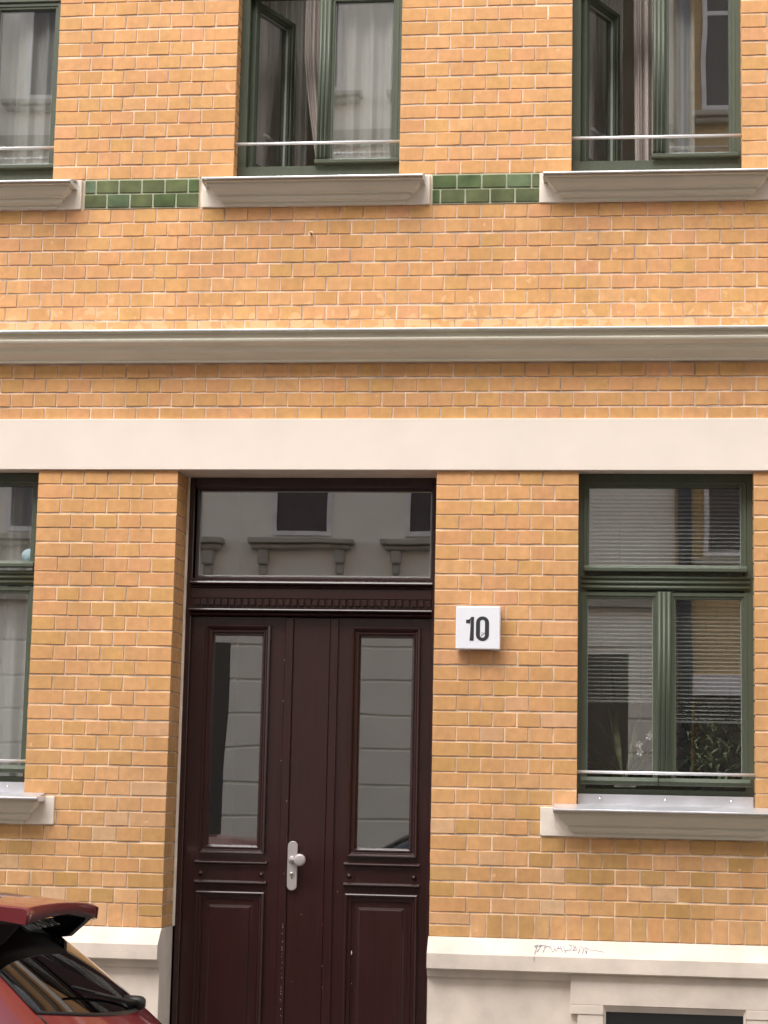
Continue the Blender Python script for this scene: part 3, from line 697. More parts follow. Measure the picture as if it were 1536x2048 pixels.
# leaves
YL = YD+.028
zt = dz(1234); 
def leaf(x0, x1, gx0, gx1, gz0, gz1, pxs, name):
    """stiles and rails around a glazed opening, drawer panel and raised lower panel"""
    mb = MB(); y1 = YL+.045
    mb.box(x0, gx0, YL, y1, DB, zt, c=.002); mb.box(gx1, x1, YL, y1, DB, zt, c=.002)
    mb.box(gx0-.001, gx1+.001, YL+.0008, y1, gz1, zt-.001, c=.001); mb.box(gx0-.001, gx1+.001, YL+.0008, y1, DB+.001, gz0, c=.001)
    obj('door_leaf', mb, 'door_paint', door)
    cx = (gx0+gx1)/2
    hw = (gx1-gx0)/2
    # glazed panel moulding
    o = .044
    obj('panel_moulding', MB().picture(gx0-o, gx1+o, gz0-o*1.0, gz1+o*1.25, [(0, YL+.004), (.001, YL-.018), (.006, YL-.022), (.012, YL-.020), (.020, YL-.008), (.027, YL-.006), (.030, YL-.010), (.036, YL-.010), (.040, YL-.004), (.046, YL+.006), (.047, YL+.03)]), 'door_paint', door)
    obj('pane', B(gx0+.001, gx1-.001, YL+.018, YL+.024, gz0+.001, gz1-.001+.012, c=0), 'glass', door)
    # drawer panel: two half-round ledges with bosses
    for (pa, pb, p) in pxs['ledges']:
        mb = MB(); bead(mb, pa, pb, .024, cx-hw-.058, cx+hw+.058, YL); obj('ledge', mb, 'door_paint', door)
    zz = pxs['boss']
    for s in (-1, 1):
        obj('boss', MB().lathe([(.0001, -.016), (.006, -.0145), (.010, -.009), (.011, -.004), (.015, -.003), (.016, .002)], (cx+s*(hw+.030), YL, zz), n=16), 'door_paint', door)
    # lower panel
    pz1 = pxs['panel']; pz0 = DB+.16
    o = .050
    obj('panel_moulding', MB().picture(cx-hw-o, cx+hw+o, pz0, pz1, [(0, YL+.004), (.001, YL-.017), (.006, YL-.021), (.012, YL-.019), (.020, YL-.007), (.028, YL-.005), (.031, YL-.009), (.035, YL-.009), (.038, YL+.006), (.050, YL+.008)], cap=True), 'door_paint', door)
    obj('raised_panel', MB().picture(cx-hw+.002, cx+hw-.002, pz0+.054, pz1-.054, [(0, YL+.009), (.001, YL+.005), (.024, YL-.002), (.026, YL-.007), (.029, YL-.008)], cap=True), 'door_paint', door)
mx_ = dx(572, 1400)
pL = dict(ledges=[(dz(1721, 460), dz(1729, 460), 0), (dz(1761, 460), dz(1769, 460), 0)], boss=dz(1748, 460), panel=dz(1783, 460))
leaf(jl-.004, mx_-.002, dx(425, 1300), dx(523, 1300), dz(1691, 460), dz(1270, 470), pL, 'left')
pR = dict(ledges=[(dz(1726, 760), dz(1734, 760), 0), (dz(1767, 760), dz(1775, 760), 0)], boss=dz(1754, 760), panel=dz(1789, 760))
leaf(mx_+.002, jr+.004, dx(719, 1300), dx(824, 1300), dz(1698, 760), dz(1275, 770), pR, 'right')
# cover strip on the meeting edge
obj('cover_strip', B(dx(566, 1400), dx(582, 1400), YL-.016, YL+.004, DB, zt-.003, c=.003), 'door_paint', door)
obj('cover_strip', B(dx(657, 1400), dx(673, 1400), YL-.014, YL+.004, DB, zt-.005, c=.003), 'door_paint', door)
obj('centre_board', B(dx(583, 1400), dx(656, 1400), YL-.006, YL+.004, DB, zt-.004, c=.002), 'door_paint', door)
# chipped paint: small bare spots
chips = MB()
rc = random.Random(3)
def chip(px, py, w_, h_, y):
    x, z = P(px, py, y); n = 7
    chips.add([(x+w_*math.cos(6.283*i/n)*rc.uniform(.6, 1), y-.0006, z+h_*math.sin(6.283*i/n)*rc.uniform(.6, 1)) for i in range(n)], [tuple(range(n))])
for py in range(1850, 2046, 7):
    if rc.random() < .75: chip(566-(py-1850)*.025+rc.uniform(-2, 1), py+rc.uniform(-3, 3), rc.uniform(.0007, .0018), rc.uniform(.0015, .006), YL-.016)
for px, py, w_, h_ in ((703, 1905, .0025, .013), (693, 1937, .003, .004), (693, 1958, .002, .003), (703, 1967, .002, .003), (603, 1829, .002, .002), (645, 1850, .0015, .0015), (644, 1932, .0015, .004), (644, 1975, .001, .004), (583, 1963, .0015, .002), (675, 1783, .003, .002), (827, 1913, .002, .002), (568, 1747, .001, .006), (725, 1848, .001, .006)):
    chip(px, py, w_, h_, YL-.0165 if px < 660 else YL-.022 if px > 698 and px < 706 else YL-.001)
for px, py in ((569, 1320), (566, 1402), (562, 1521), (573, 1602)): chip(px, py, .003, .003, YL-.0165)
obj('chipped_paint', chips, 'bare_wood', door)['kind'] = 'stuff'
# handle
hs_ = empty('handle', (0, 0, 0), door)
bpy.data.objects.remove(hs_)
yp = YL-.018
hx, hz1, hz0 = PX(585, 1730, yp), PZ(585, 1682, yp), PZ(585, 1781, yp)
R = .026
def stadium(r, y): 
    return [(hx+r*math.cos(a), y, (hz1-R)+r*math.sin(a)) for a in [math.pi*i/10 for i in range(11)]]+[(hx+r*math.cos(a), y, (hz0+R)+r*math.sin(a)) for a in [math.pi+math.pi*i/10 for i in range(11)]]
obj('handle_plate', MB().rings([stadium(R, yp+.004), stadium(R, yp-.008), stadium(R-.003, yp-.011)], cap1=True), 'handle_metal', door)
kz = PZ(598, 1720, yp-.06); kx = PX(599, 1720, yp-.06)
obj('knob', MB().lathe([(.020, -.010), (.020, -.016), (.014, -.020), (.0001, -.021)], (hx, yp, kz), n=20).tube([(hx, yp-.014, kz), (hx+.002, yp-.028, kz), (kx, yp-.042, kz), (kx, yp-.048, kz)], .012, 12).lathe([(.012, -.042), (.018, -.044), (.028, -.046), (.031, -.052), (.0315, -.062), (.029, -.069), (.022, -.072), (.0001, -.073)], (kx, yp, kz), n=28), 'handle_metal', door)
obj('lock_cylinder', MB().lathe([(.011, -.009), (.011, -.014), (.008, -.016), (.0001, -.016)], (hx-.001, yp, PZ(585, 1748, yp)), n=16).box(hx-.0055, hx+.0035, yp-.015, yp-.009, PZ(585, 1748, yp)-.022, PZ(585, 1748, yp)-.004, c=.002), 'chrome', door)
obj('door_step', B(XB+.004, XC-.004, -.05, .45, .1, DB-.004, c=.01), 'kerb_stone', house)
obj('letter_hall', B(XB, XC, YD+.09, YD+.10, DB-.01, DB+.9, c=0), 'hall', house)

# ------------------------------------------------------------------ house number sign
sx0, sx1 = PX(912, 1250, -.05), PX(1001, 1250, -.05); sz1, sz0 = PZ(957, 1213, -.05), PZ(957, 1300, -.05)
scx, scz = (sx0+sx1)/2, (sz0+sz1)/2; sw, shh = sx1-sx0, sz1-sz0
sign = empty('house_number_sign', (scx, 0, scz)); tag(sign, 'white box sign with black number 10 on brick pier beside door', 'sign')
obj('housing', B(-sw/2+.003, sw/2-.003, -.046, -.002, -shh/2+.003, shh/2-.003, c=.006), 'sign_white', sign)
obj('cover', MB().box(-sw/2, sw/2, -.064, -.0455, -shh/2+.002, shh/2, c=.005), 'sign_white', sign)
def flat(mb, pts, holes=None, y=-.0655):
    n = len(pts)
    if holes is None: mb.add([(a, y, b) for a, b in pts], [tuple(range(n))])
    else: mb.rings([[(a, y, b) for a, b in pts], [(a, y, b) for a, b in holes]])
s = sw/683.0   # zoomed sign is 683 units wide
def sp(x, z): return ((x-747)*s, -(z-732)*s)
mb = MB(); 
mb.add([(a, -.0652, b) for a, b in [sp(*q) for q in ((620, 928), (684, 928), (684, 563), (640, 563))]], [(0, 1, 2, 3)])
mb.add([(a, -.0652, b) for a, b in [sp(*q) for q in ((564, 662), (620, 662), (640, 563), (622, 595), (600, 605), (564, 607))]], [(0, 1, 2, 3, 4, 5)])
mb.add([(a, -.0652, b) for a, b in [sp(*q) for q in ((620, 662), (620, 700), (640, 563))]], [(0, 1, 2)])
obj('digit_one', mb, 'sign_ink', sign)
def rr(cx, cz, hw, hh, r, n=10):
    out = []
    for (sx_, sz_, a0) in ((1, 1, 0), (-1, 1, 90), (-1, -1, 180), (1, -1, 270)):
        for i in range(n+1):
            a = math.radians(a0+90*i/n); out.append((cx+sx_*(hw-r)+r*math.cos(a), cz+sz_*(hh-r)+r*math.sin(a)))
    return out
c0 = sp(816, 743)
mb = MB(); flat(mb, rr(*c0, 100*s, 188*s, 98*s), rr(*c0, 37*s, 137*s, 36*s), -.0652)
obj('digit_zero', mb, 'sign_ink', sign)
mb = MB(); mb.add([(a, -.0651, b) for a, b in [sp(*q) for q in ((788, 860), (800, 862), (858, 808), (850, 802))]], [(0, 1, 2, 3)])
mb.add([(a, -.0651, b) for a, b in [sp(*q) for q in ((790, 836), (794, 836), (830, 806), (798, 800), (796, 804), (822, 808))]], [(0, 1, 2, 5), (5, 2, 3, 4)])
obj('small_mark', mb, 'sign_ink', sign)

# eye bolt in the wall
bx, bz = P(622, 468, -.02)
bo = empty('wall_hook', (bx, 0, bz)); tag(bo, 'small rusty eye hook screwed into the brick below middle upper sill', 'hook')
obj('shank', MB().tube([(0, .01, 0), (0, -.02, 0)], .004), 'rubber', bo)
obj('eye', MB().tube([(.012*math.cos(a), -.026, .012*math.sin(a)) for a in [6.283*i/14 for i in range(12)]], .0032), 'mortar', bo)

# scribble on the plinth slope
y1_, y0_ = -.012, -.078
def plp(px, py):
    """on the sloping top of the plinth"""
    za_, zb_ = Z_PL, PZ(1100, 1913, -.085)+.004
    t0 = .5
    for _ in range(12):
        yy = -.012-.066*t0; z = PZ(px, py, yy); t0 += ((za_-z)/(za_-zb_)-t0)*.8
        t0 = min(max(t0, 0), 1)
    yy = -.012-.066*t0
    return Vector((PX(px, py, yy), yy-.0016, za_+(zb_-za_)*t0+.0016))
strokes = [[(1068, 1893), (1076, 1890), (1072, 1899), (1070, 1906)], [(1070, 1895), (1084, 1890), (1078, 1899), (1074, 1904)], [(1078, 1893), (1092, 1891), (1086, 1905)], [(1088, 1895), (1098, 1893), (1100, 1897)],
           [(1100, 1893), (1106, 1905), (1110, 1896)], [(1108, 1892), (1112, 1904), (1117, 1893)], [(1114, 1898), (1124, 1896)], [(1120, 1892), (1125, 1905)], [(1126, 1892), (1131, 1906)], [(1130, 1902), (1141, 1900), (1143, 1892), (1138, 1890)], [(1146, 1891), (1150, 1896), (1145, 1901), (1153, 1901), (1151, 1893)], [(1156, 1893), (1160, 1899), (1156, 1907)], [(1162, 1893), (1168, 1900), (1164, 1908)], [(1168, 1896), (1175, 1897), (1172, 1908), (1171, 1901)], [(1175, 1900), (1190, 1901), (1208, 1905)]]
mb = MB()
for st_ in strokes: mb.tube([plp(*q) for q in st_], .0008 if st_[0][0] > 1172 else .0015, 5)
q = plp(1070, 1906); mb.tube([q, Vector((PX(1068, 1916, -.0855), -.0858, PZ(1068, 1916, -.0855))), Vector((PX(1068, 1924, -.0855), -.0858, PZ(1068, 1924, -.0855)))], [.0022, .0018, .0006], 5)
obj('pen_scribble', mb, 'scribble', pr)

# ------------------------------------------------------------------ curtains, blinds, plants
def curtain(name, x0, x1, z0, z1, y, mt, label, folds, amp=.02, taper=None, top_in=0.0, group=None):
    nx, nz = 90, 14; vs = []; fs = []
    rd = random.Random(hash(name+label) % 1000); ph = [rd.uniform(0, 6.28) for _ in range(4)]
    for j in range(nz+1):
        v = j/nz
        for i in range(nx+1):
            u_ = i/nx
            a, b = x0, x1
            if taper: a, b = taper(v, x0, x1)
            yy = y+amp*(math.sin(u_*folds*6.283+ph[0]+.5*math.sin(v*3+ph[1]))+.4*math.sin(u_*folds*14.7+ph[2])+.25*math.sin(v*5+u_*9+ph[3]))
            vs.append((a+(b-a)*u_-(x0+x1)/2, yy-y, z0+(z1-z0)*v-z0))
    for j in range(nz):
        for i in range(nx): q = j*(nx+1)+i; fs.append((q, q+1, q+nx+2, q+nx+1))
    mb = MB(); mb.add(vs, fs, True)
    o = obj(name, mb.mesh(name), mt); o.location = ((x0+x1)/2, y, z0); tag(o, label, 'curtain', group); return o
zc0, zc1 = Z_SILL_U-.02, UP_TOP
curtain('net_curtain', XF0+.05, XF0+.62, zc0, zc1, .24, 'sheer', 'white net curtain behind left half of the top left window', 5, .02)
curtain('net_curtain', XF0+.60, XF+.02, zc0, zc1, .205, 'sheer', 'lighter net curtain panel at right edge of top left window', 3, .015)
curtain('net_curtain', UW2[0](655), XH+.03, zc0, zc1, .215, 'sheer', 'white net curtain behind the closed sash of the middle upper window', 4, .02)
def tp2(v, a, b): k = max(0, .55-v); return a-.02+.06*math.sin(v*2.5), b
curtain('drape', UW2[0](606), UW2[0](652), zc0, zc1, .46, 'drape', 'mauve drape in the open gap of the middle upper window', 3, .02, taper=lambda v, a, b: (a-.055+.13*max(0, 1-v/.45)**1.3, b))
curtain('drape', UW3[0](598), UW3[0](650), zc0, zc1, .40, 'drape', 'beige drape in the open gap of the top right window', 3, .025, taper=lambda v, a, b: (a+.02*(1-v), b))
curtain('net_curtain', UW3[0](655), UW3[0](720), zc0, zc1, .215, 'sheer', 'narrow white net curtain behind the closed sash of the top right window', 2, .02)
curtain('net_curtain', XG-.02, UW2[0](585), zc0, zc1, .66, 'sheer', 'net curtain seen through the open sash of the middle upper window', 4, .03)
curtain('net_curtain', XI-.02, UW3[0](580), zc0, zc1, .66, 'sheer', 'net curtain seen through the open sash of the top right window', 4, .03)
curtain('net_curtain', XA0+.03, XA+.02, Z_LS, GL_WT, .24, 'sheer', 'grey net curtain behind the ground floor window left of the door', 7, .02)

def blind(x0, x1, z0, z1, y, label, rz=0):
    r = empty('venetian_blind', ((x0+x1)/2, y, z0)); tag(r, label, 'blind', 'venetian blinds in the ground floor window')
    wd = x1-x0; s0 = None; n = int((z1-z0)/.0205)
    obj('head_rail', B(-wd/2, wd/2, -.012, .012, z1-z0, z1-z0+.02), 'blind', r)
    mbs = MB(); mbs.rings([[(-wd/2, yy, zz) for yy, zz in ((-.0115, -.0035), (0, .0012), (.0115, .0035))], [(wd/2, yy, zz) for yy, zz in ((-.0115, -.0035), (0, .0012), (.0115, .0035))]], closed=False)
    for i in range(n):
        if s0 is None: s0 = obj('slat', mbs.mesh('slat'), 'blind', r); o = s0
        else: o = bpy.data.objects.new('slat', s0.data); COL.objects.link(o); o.parent = r
        o.location = (0, 0, z1-z0-.012-i*.0205); o.rotation_euler = (.25, 0, 0)
    obj('bottom_rail', B(-wd/2, wd/2, -.011, .011, z1-z0-.012-n*.0205-.006, z1-z0-.012-n*.0205+.006), 'blind', r)
    obj('ladder_cord', MB().tube([(-wd*.3, -.013, z1-z0), (-wd*.3, -.013, z1-z0-n*.0205)], .0012, 5).tube([(wd*.3, -.013, z1-z0), (wd*.3, -.013, z1-z0-n*.0205)], .0012, 5), 'blind', r)
bx0, bx1, bxr0, bxr1 = PX(1176, 1400, .16), PX(1308, 1400, .16), PX(1350, 1400, .16), PX(1486, 1400, .16)
blind(bx0, bx1, PZ(1240, 1402, .17), PZ(1240, 1190, .17), .172, 'shorter venetian blind in the left casement right of the door')
blind(bxr0, bxr1, PZ(1420, 1442, .17), PZ(1420, 1190, .17), .172, 'longer venetian blind in the right casement above the bushy plant')
blind(bx0, bxr1, PZ(1330, 1140, .17), PZ(1330, 968, .17), .172, 'wide venetian blind behind the top light right of the door')

def strip_leaf(mb, base, d, L, wd, bend, up):
    """arched strap leaf from base in horizontal direction d"""
    d = Vector(d).normalized(); side = d.cross(Vector((0, 0, 1))).normalized(); n = 7; R = []
    for i in range(n+1):
        t_ = i/n; p = Vector(base)+d*L*(t_*math.cos(up))+Vector((0, 0, 1))*(L*t_*math.sin(up)-bend*L*t_*t_)
        ww = wd*math.sin(math.pi*min(1, .12+t_*.88))**.7*(1 if t_ < .97 else .2)
        p.y = max(p.y, -.075)
        R.append([Vector((q.x, max(q.y, -.08), q.z)) for q in (p-side*ww, p+Vector((0, 0, -ww*.35)), p+side*ww)])
    mb.rings(R, closed=False, smooth=True)
def potted(name, loc, label, build, pr_, ph_):
    r = empty(name, loc); tag(r, label, 'plant')
    obj('pot', MB().lathe([(.0001, 0), (pr_*.72, 0), (pr_*.95, ph_*.9), (pr_*1.03, ph_*.9), (pr_*1.03, ph_), (pr_*.9, ph_), (pr_*.85, ph_*.88), (.0001, ph_*.86)], (0, 0, 0), 'z', 22), 'pot', r)
    build(r, ph_); return r
rp = random.Random(5)
def strap(r, h):
    mb = MB(); dry = MB()
    for i in range(38):
        a = rp.choice((math.pi, math.pi, 0, .6, 2.6))+rp.uniform(-.7, .7); L = rp.uniform(.30, .62); u_ = rp.uniform(.55, 1.35)
        strip_leaf(mb if i % 5 else dry, (0, 0, h*.9), (math.cos(a), math.sin(a)*.35, 0), L, rp.uniform(.010, .021), rp.uniform(.15, .7), u_)
    for i in range(4): strip_leaf(mb, (rp.uniform(-.02, .02), 0, h*.9), (-.3+.25*i, .1, 0), rp.uniform(.5, .74), .015, .05, 1.38)
    obj('leaves', mb.mesh('leaves'), 'leaf_pale', r); obj('dry_leaves', dry.mesh('leaves'), 'leaf_dry', r)
    fl = MB(); st_ = [(.02, 0, h), (.05, -.02, h+.14), (.07, -.03, h+.20), (.12, -.03, h+.24)]
    fl2 = MB().tube(st_, .0025, 5); obj('flower_stem', fl2, 'leaf', r)
    for cx, cz in ((.075, h+.17), (.07, h+.21), (.12, h+.25), (.13, h+.265)):
        for k in range(5):
            a = k*1.256; fl.add([(cx, -.035, cz), (cx+.016*math.cos(a-.4), -.04, cz+.016*math.sin(a-.4)), (cx+.02*math.cos(a), -.043, cz+.02*math.sin(a)), (cx+.016*math.cos(a+.4), -.04, cz+.016*math.sin(a+.4))], [(0, 1, 2, 3)])
    obj('blossoms', fl.mesh('blossoms'), 'petal', r)
def bush(r, h):
    mb = MB(); stems = MB()
    for i in range(46):
        a = rp.uniform(0, 6.28); up_ = rp.uniform(.5, 1.5); L = rp.uniform(.10, .46)
        top = Vector((math.cos(a)*math.cos(up_)*L, math.sin(a)*math.cos(up_)*L*.5, h*.9+math.sin(up_)*L)); stems.tube([(0, 0, h*.85), top*.5+Vector((0, 0, h*.5)), top], .0022, 5)
        for k in range(12):
            b = rp.uniform(0, 6.28); strip_leaf(mb, top-Vector((0, 0, rp.uniform(0, .05))), (math.cos(b), math.sin(b), 0), rp.uniform(.08, .16), rp.uniform(.005, .009), rp.uniform(.2, .9), rp.uniform(-.1, 1.0))
    obj('leaves', mb.mesh('leaves'), 'leaf', r); obj('stems', stems, 'leaf', r)
potted('strap_leaf_plant', (PX(1250, 1540, .24), .24, Z_LS+.014), 'strap leaved orchid in pot behind the left casement right of door', strap, .055, .10)
potted('bushy_plant', (PX(1425, 1540, .24), .24, Z_LS+.014), 'bushy narrow leaved plant in white pot behind right casement', bush, .065, .12)

# round sticker on the ground floor window left of the door
qx, qz = P(57, 1112, YF+.02)
o = obj('window_sticker', MB().lathe([(.0001, -.001), (.038, -.001), (.038, .001), (.0001, .001)], (0, 0, 0), n=28), 'sticker', None, (qx, YF+.0205, qz))
tag(o, 'round pale blue sticker on head light of window left of door', 'sticker')

# ------------------------------------------------------------------ opposite side of the street (seen mirrored in the panes)
opp = empty('plastered_house', (-6, Y_OPP, 0)); tag(opp, 'cream plastered house across the street seen mirrored in the door glass', 'building')
opb = empty('ochre_brick_house', (6, Y_OPP, 0)); tag(opb, 'ochre brick house across the street mirrored in the right window', 'building')
def OB(par, name, x0, x1, y0, y1, z0, z1, mt, c=.004):
    L_ = par.location
    o = obj(name, B(x0-L_.x, x1-L_.x, y0-L_.y, y1-L_.y, z0, z1, c=c), mt, par); return o
XS = PX(1350, 1050, 2*.12-Y_OPP)   # seam between the houses
OB(opp, 'wall', -16, XS, Y_OPP-.5, Y_OPP, 0, 17.4, 'opp_plaster', 0)
OB(opb, 'wall', XS+.002, 16, Y_OPP-.5, Y_OPP-.02, 0, 17.8, 'ochre_brick', 0)
OB(opp, 'eaves', -16.2, XS, Y_OPP-.4, Y_OPP+.5, 17.4, 17.8, 'opp_stone')
OB(opb, 'eaves', XS+.003, 16.2, Y_OPP-.4, Y_OPP+.4, 17.801, 18.2, 'opp_stone')
OB(opp, 'roof', -16.2, XS, Y_OPP-6, Y_OPP+.3, 17.8, 18.5, 'opp_stone'); OB(opb, 'roof', XS+.004, 16.2, Y_OPP-6, Y_OPP+.2, 18.201, 18.9, 'opp_stone')
dp = obj('downpipe', MB().tube([(0, 0, .2), (0, 0, 17.5)], .085, 14), 'pipe', None, (XS+.12, Y_OPP+.1, 0)); tag(dp, 'dark downpipe between the two houses across the street', 'pipe')
YG = YD+.033
zs1 = PZ(600, 1100, 2*YG-Y_OPP)
def oppwin(par, cx, z0, w_, h_, sw_, consoles=True, sill_=True):
    y = Y_OPP
    win = empty('window', (cx-par.location.x, 0, z0), par)
    f = obj('frame', MB().picture(-w_/2, w_/2, 0, h_, [(0, .0), (0, .045), (.06, .045), (.06, .005)]).box(-w_/2+.05, w_/2-.05, .004, .038, h_*.66, h_*.66+.06), 'opp_white', win)
    obj('pane', B(-w_/2+.05, w_/2-.05, .004, .012, .05, h_-.05, c=0), 'opp_pane', win)
    if sill_: obj('sill', MB().box(-sw_/2, sw_/2, 0, .2, -.12, -.05, c=.01).box(-sw_/2+.04, sw_/2-.04, 0, .14, -.19, -.12, c=.02), 'opp_stone', win)
    if consoles:
        for s_ in (-1, 1):
            obj('console', MB().box(s_*sw_*.36-.07, s_*sw_*.36+.07, 0, .12, -.38, -.19, c=.02).box(s_*sw_*.36-.055, s_*sw_*.36+.055, 0, .08, -.52, -.38, c=.02), 'opp_stone', win)
pa = PX(605, 1080, 2*YG-Y_OPP); step = (PX(872, 1080, 2*YG-Y_OPP)-pa)
for i in range(-4, 2):
    cx = pa+step*i
    if cx > XS-.5: continue
    for fl, hh in ((zs1+.19, 2.0), (zs1+.19+2.95, 2.0), (zs1+.19+5.9, 2.0), (zs1+.19+8.85, 2.0)):
        oppwin(opp, cx, fl, .80, hh, 1.42, fl < zs1+1)
OB(opp, 'string_course', -16, XS-.01, Y_OPP-.1, Y_OPP+.10, zs1+5.35, zs1+5.55, 'opp_stone')
OB(opp, 'string_course', -16, XS-.01, Y_OPP-.1, Y_OPP+.14, zs1-.75, zs1-.58, 'opp_stone')
# rusticated ground floor
zr = [.12+.44*i for i in range(10)]
op_open = [(PX(432, 1450, 2*YG-Y_OPP)-.65, PX(452, 1450, 2*YG-Y_OPP), .12, PZ(440, 1286, 2*YG-Y_OPP))]
xw = PX(1180, 1450, 2*.13-Y_OPP); xw1 = PX(1257, 1450, 2*.13-Y_OPP)
op_open.append((xw-.2, xw1, 1.1, PZ(1220, 1308, 2*.13-Y_OPP)))
for z in zr:
    z1 = min(z+.415, zs1-.76)
    if z1 < z+.05: continue
    segs = [(-16, XS-.02)]
    for a, b, c_, d_ in op_open:
        if z1 > c_ and z < d_:
            ns = []
            for s0_, s1_ in segs:
                if b <= s0_ or a >= s1_: ns.append((s0_, s1_)); continue
                if a > s0_: ns.append((s0_, a))
                if b < s1_: ns.append((b, s1_))
            segs = ns
    for s0_, s1_ in segs: OB(opp, 'rustic_course', s0_, s1_, Y_OPP-.1, Y_OPP+.03, z, z1, 'opp_plaster', .012)
for a, b, c_, d_ in op_open:
    OB(opp, 'dark_opening', a, b, Y_OPP-.05, Y_OPP+.006, c_, d_, 'opp_dark', 0)
for cx in (PX(1475, 1010, 2*.13-Y_OPP)+.05, PX(1475, 1010, 2*.13-Y_OPP)+1.9, PX(1475, 1010, 2*.13-Y_OPP)+3.8):
    for z0 in (zs1-.1, zs1+2.9, zs1+5.75, zs1+8.7): oppwin(opb, cx, z0, .95, 1.95, 1.2, False)
za_ = PZ(1430, 1392, 2*.13-Y_OPP); zb_ = PZ(1430, 1350, 2*.13-Y_OPP)
OB(opb, 'shutter_box', PX(1382, 1370, 2*.13-Y_OPP), PX(1382, 1370, 2*.13-Y_OPP)+1.6, Y_OPP-.02, Y_OPP+.12, za_, zb_, 'opp_white')
OB(opb, 'dark_opening', PX(1382, 1370, 2*.13-Y_OPP)+.05, PX(1382, 1370, 2*.13-Y_OPP)+1.55, Y_OPP-.02, Y_OPP+.002, .9, za_, 'opp_dark', 0)

# ------------------------------------------------------------------ cars
def car_meshes():
    st_x = [-3.95, -3.80, -3.25, -2.85, -2.20, -1.75, -1.30, -.95, -.74]
    prof = {  # idx0..7 : (y, z)
        -3.95: [(.55, .25), (.62, .36), (.64, .50), (.60, .62), (.55, .66), (.40, .69), (.25, .70), (0, .71)],
        -3.80: [(.70, .21), (.79, .36), (.81, .56), (.76, .70), (.70, .75), (.52, .79), (.30, .81), (0, .82)],
        -3.25: [(.74, .20), (.83, .36), (.85, .64), (.82, .82), (.77, .88), (.58, .92), (.32, .94), (0, .95)],
        -2.85: [(.74, .20), (.83, .36), (.86, .66), (.83, .88), (.79, .94), (.66, .99), (.36, 1.01), (0, 1.02)],
        -2.20: [(.74, .20), (.83, .36), (.86, .66), (.84, .89), (.80, .95), (.60, 1.36), (.50, 1.405), (0, 1.43)],
        -1.75: [(.74, .20), (.83, .36), (.86, .66), (.84, .90), (.80, .965), (.605, 1.39), (.51, 1.44), (0, 1.465)],
        -1.30: [(.74, .20), (.83, .36), (.86, .66), (.84, .91), (.80, .98), (.60, 1.38), (.50, 1.43), (0, 1.46)],
        -.95: [(.74, .20), (.83, .36), (.86, .66), (.85, .92), (.80, 1.00), (.585, 1.35), (.49, 1.40), (0, 1.44)],
        -.74: [(.74, .20), (.83, .36), (.86, .66), (.85, .92), (.80, 1.02), (.58, 1.335), (.48, 1.38), (0, 1.415)]}
    V = {}; vs = []; faces = []
    def vid(key, co):
        if key not in V: V[key] = len(vs); vs.append(co)
        return V[key]
    rows = []
    for k, x in enumerate(st_x):
        for sgn in (-1, 1):
            for i, (y, z) in enumerate(prof[x]):
                vid((k, i, sgn if i < 7 else 0), (x, sgn*y, z))
    # roof end row (k=9): front edge of the tailgate glass, and side corner
    re = [(-.30, .70, .22), (-.30, .80, .38), (-.30, .845, .64), (-.34, .835, .90), (-.46, .785, 1.05), (-.60, .60, 1.30), (-.585, .45, 1.335), (-.575, 0, 1.36)]
    for sgn in (-1, 1):
        for i, (x, y, z) in enumerate(re): vid((9, i, sgn if i < 7 else 0), (x, sgn*y, z))
    # rear face grid: rows r=0 (z~1.0) .. 4 ; cols 1..3 (3 centre)
    rf = [[(-.34, .68, 1.03), (-.12, .42, .985), (-.04, 0, .97)], [(-.12, .68, .89), (.0, .42, .87), (.05, 0, .86)], [(-.06, .68, .62), (.03, .42, .62), (.07, 0, .62)], [(-.06, .68, .40), (.04, .42, .40), (.08, 0, .40)], [(-.12, .64, .24), (-.04, .40, .24), (.0, 0, .24)]]
    for sgn in (-1, 1):
        for r, row in enumerate(rf):
            for c, (x, y, z) in enumerate(row): vid(('r', r, c, sgn if c < 2 else 0), (x, sgn*y, z))
    def g(k, i, s_): return V[(k, i, s_ if i < 7 else 0)]
    def h(r, c, s_): return V[('r', r, c, s_ if c < 2 else 0)]
    def add(f, m, s_): faces.append((tuple(f) if s_ > 0 else tuple(reversed(f)), m))
    BODY, GL_, TG, RW = 0, 1, 2, 3
    for s_ in (-1, 1):
        for k in range(9):
            for i in range(7):
                m_ = BODY
                if i == 4 and 3 <= k <= 6: m_ = GL_
                if k == 3 and i in (5, 6): m_ = GL_
                if k == 8 and i in (5, 6): m_ = RW
                add((g(k, i, s_), g(k+1, i, s_), g(k+1, i+1, s_), g(k, i+1, s_)), m_, s_)
        # tailgate glass
        add((g(9, 5, s_), h(0, 0, s_), h(0, 1, s_), g(9, 6, s_)), RW, s_); add((g(9, 6, s_), h(0, 1, s_), h(0, 2, s_), g(9, 7, s_)), RW, s_)
        add((g(9, 4, s_), h(0, 0, s_), g(9, 5, s_)), BODY, s_)
        for r in range(4):
            a, b = 4-r, 3-r
            add((g(9, b, s_), h(r+1, 0, s_), h(r, 0, s_), g(9, a, s_)), BODY, s_)
            for c in range(2): add((h(r+1, c, s_), h(r+1, c+1, s_), h(r, c+1, s_), h(r, c, s_)), TG if r < 2 else BODY, s_)
        # nose cap and underside
        for i in range(3): pass
    # nose: fan
    ncap = [g(0, i, -1) for i in range(7)]+[g(0, 7, 0)]+[g(0, i, 1) for i in reversed(range(7))]
    for i in range(7):
        a, b = (g(0, i, -1), g(0, i+1, -1)); c, d = (g(0, i+1, 1), g(0, i, 1))
        faces.append(((a, b, c, d) if i < 6 else (a, b, d), BODY))
    me = bpy.data.meshes.new('cage'); me.from_pydata(vs, [], [f for f, _ in faces]); me.update()
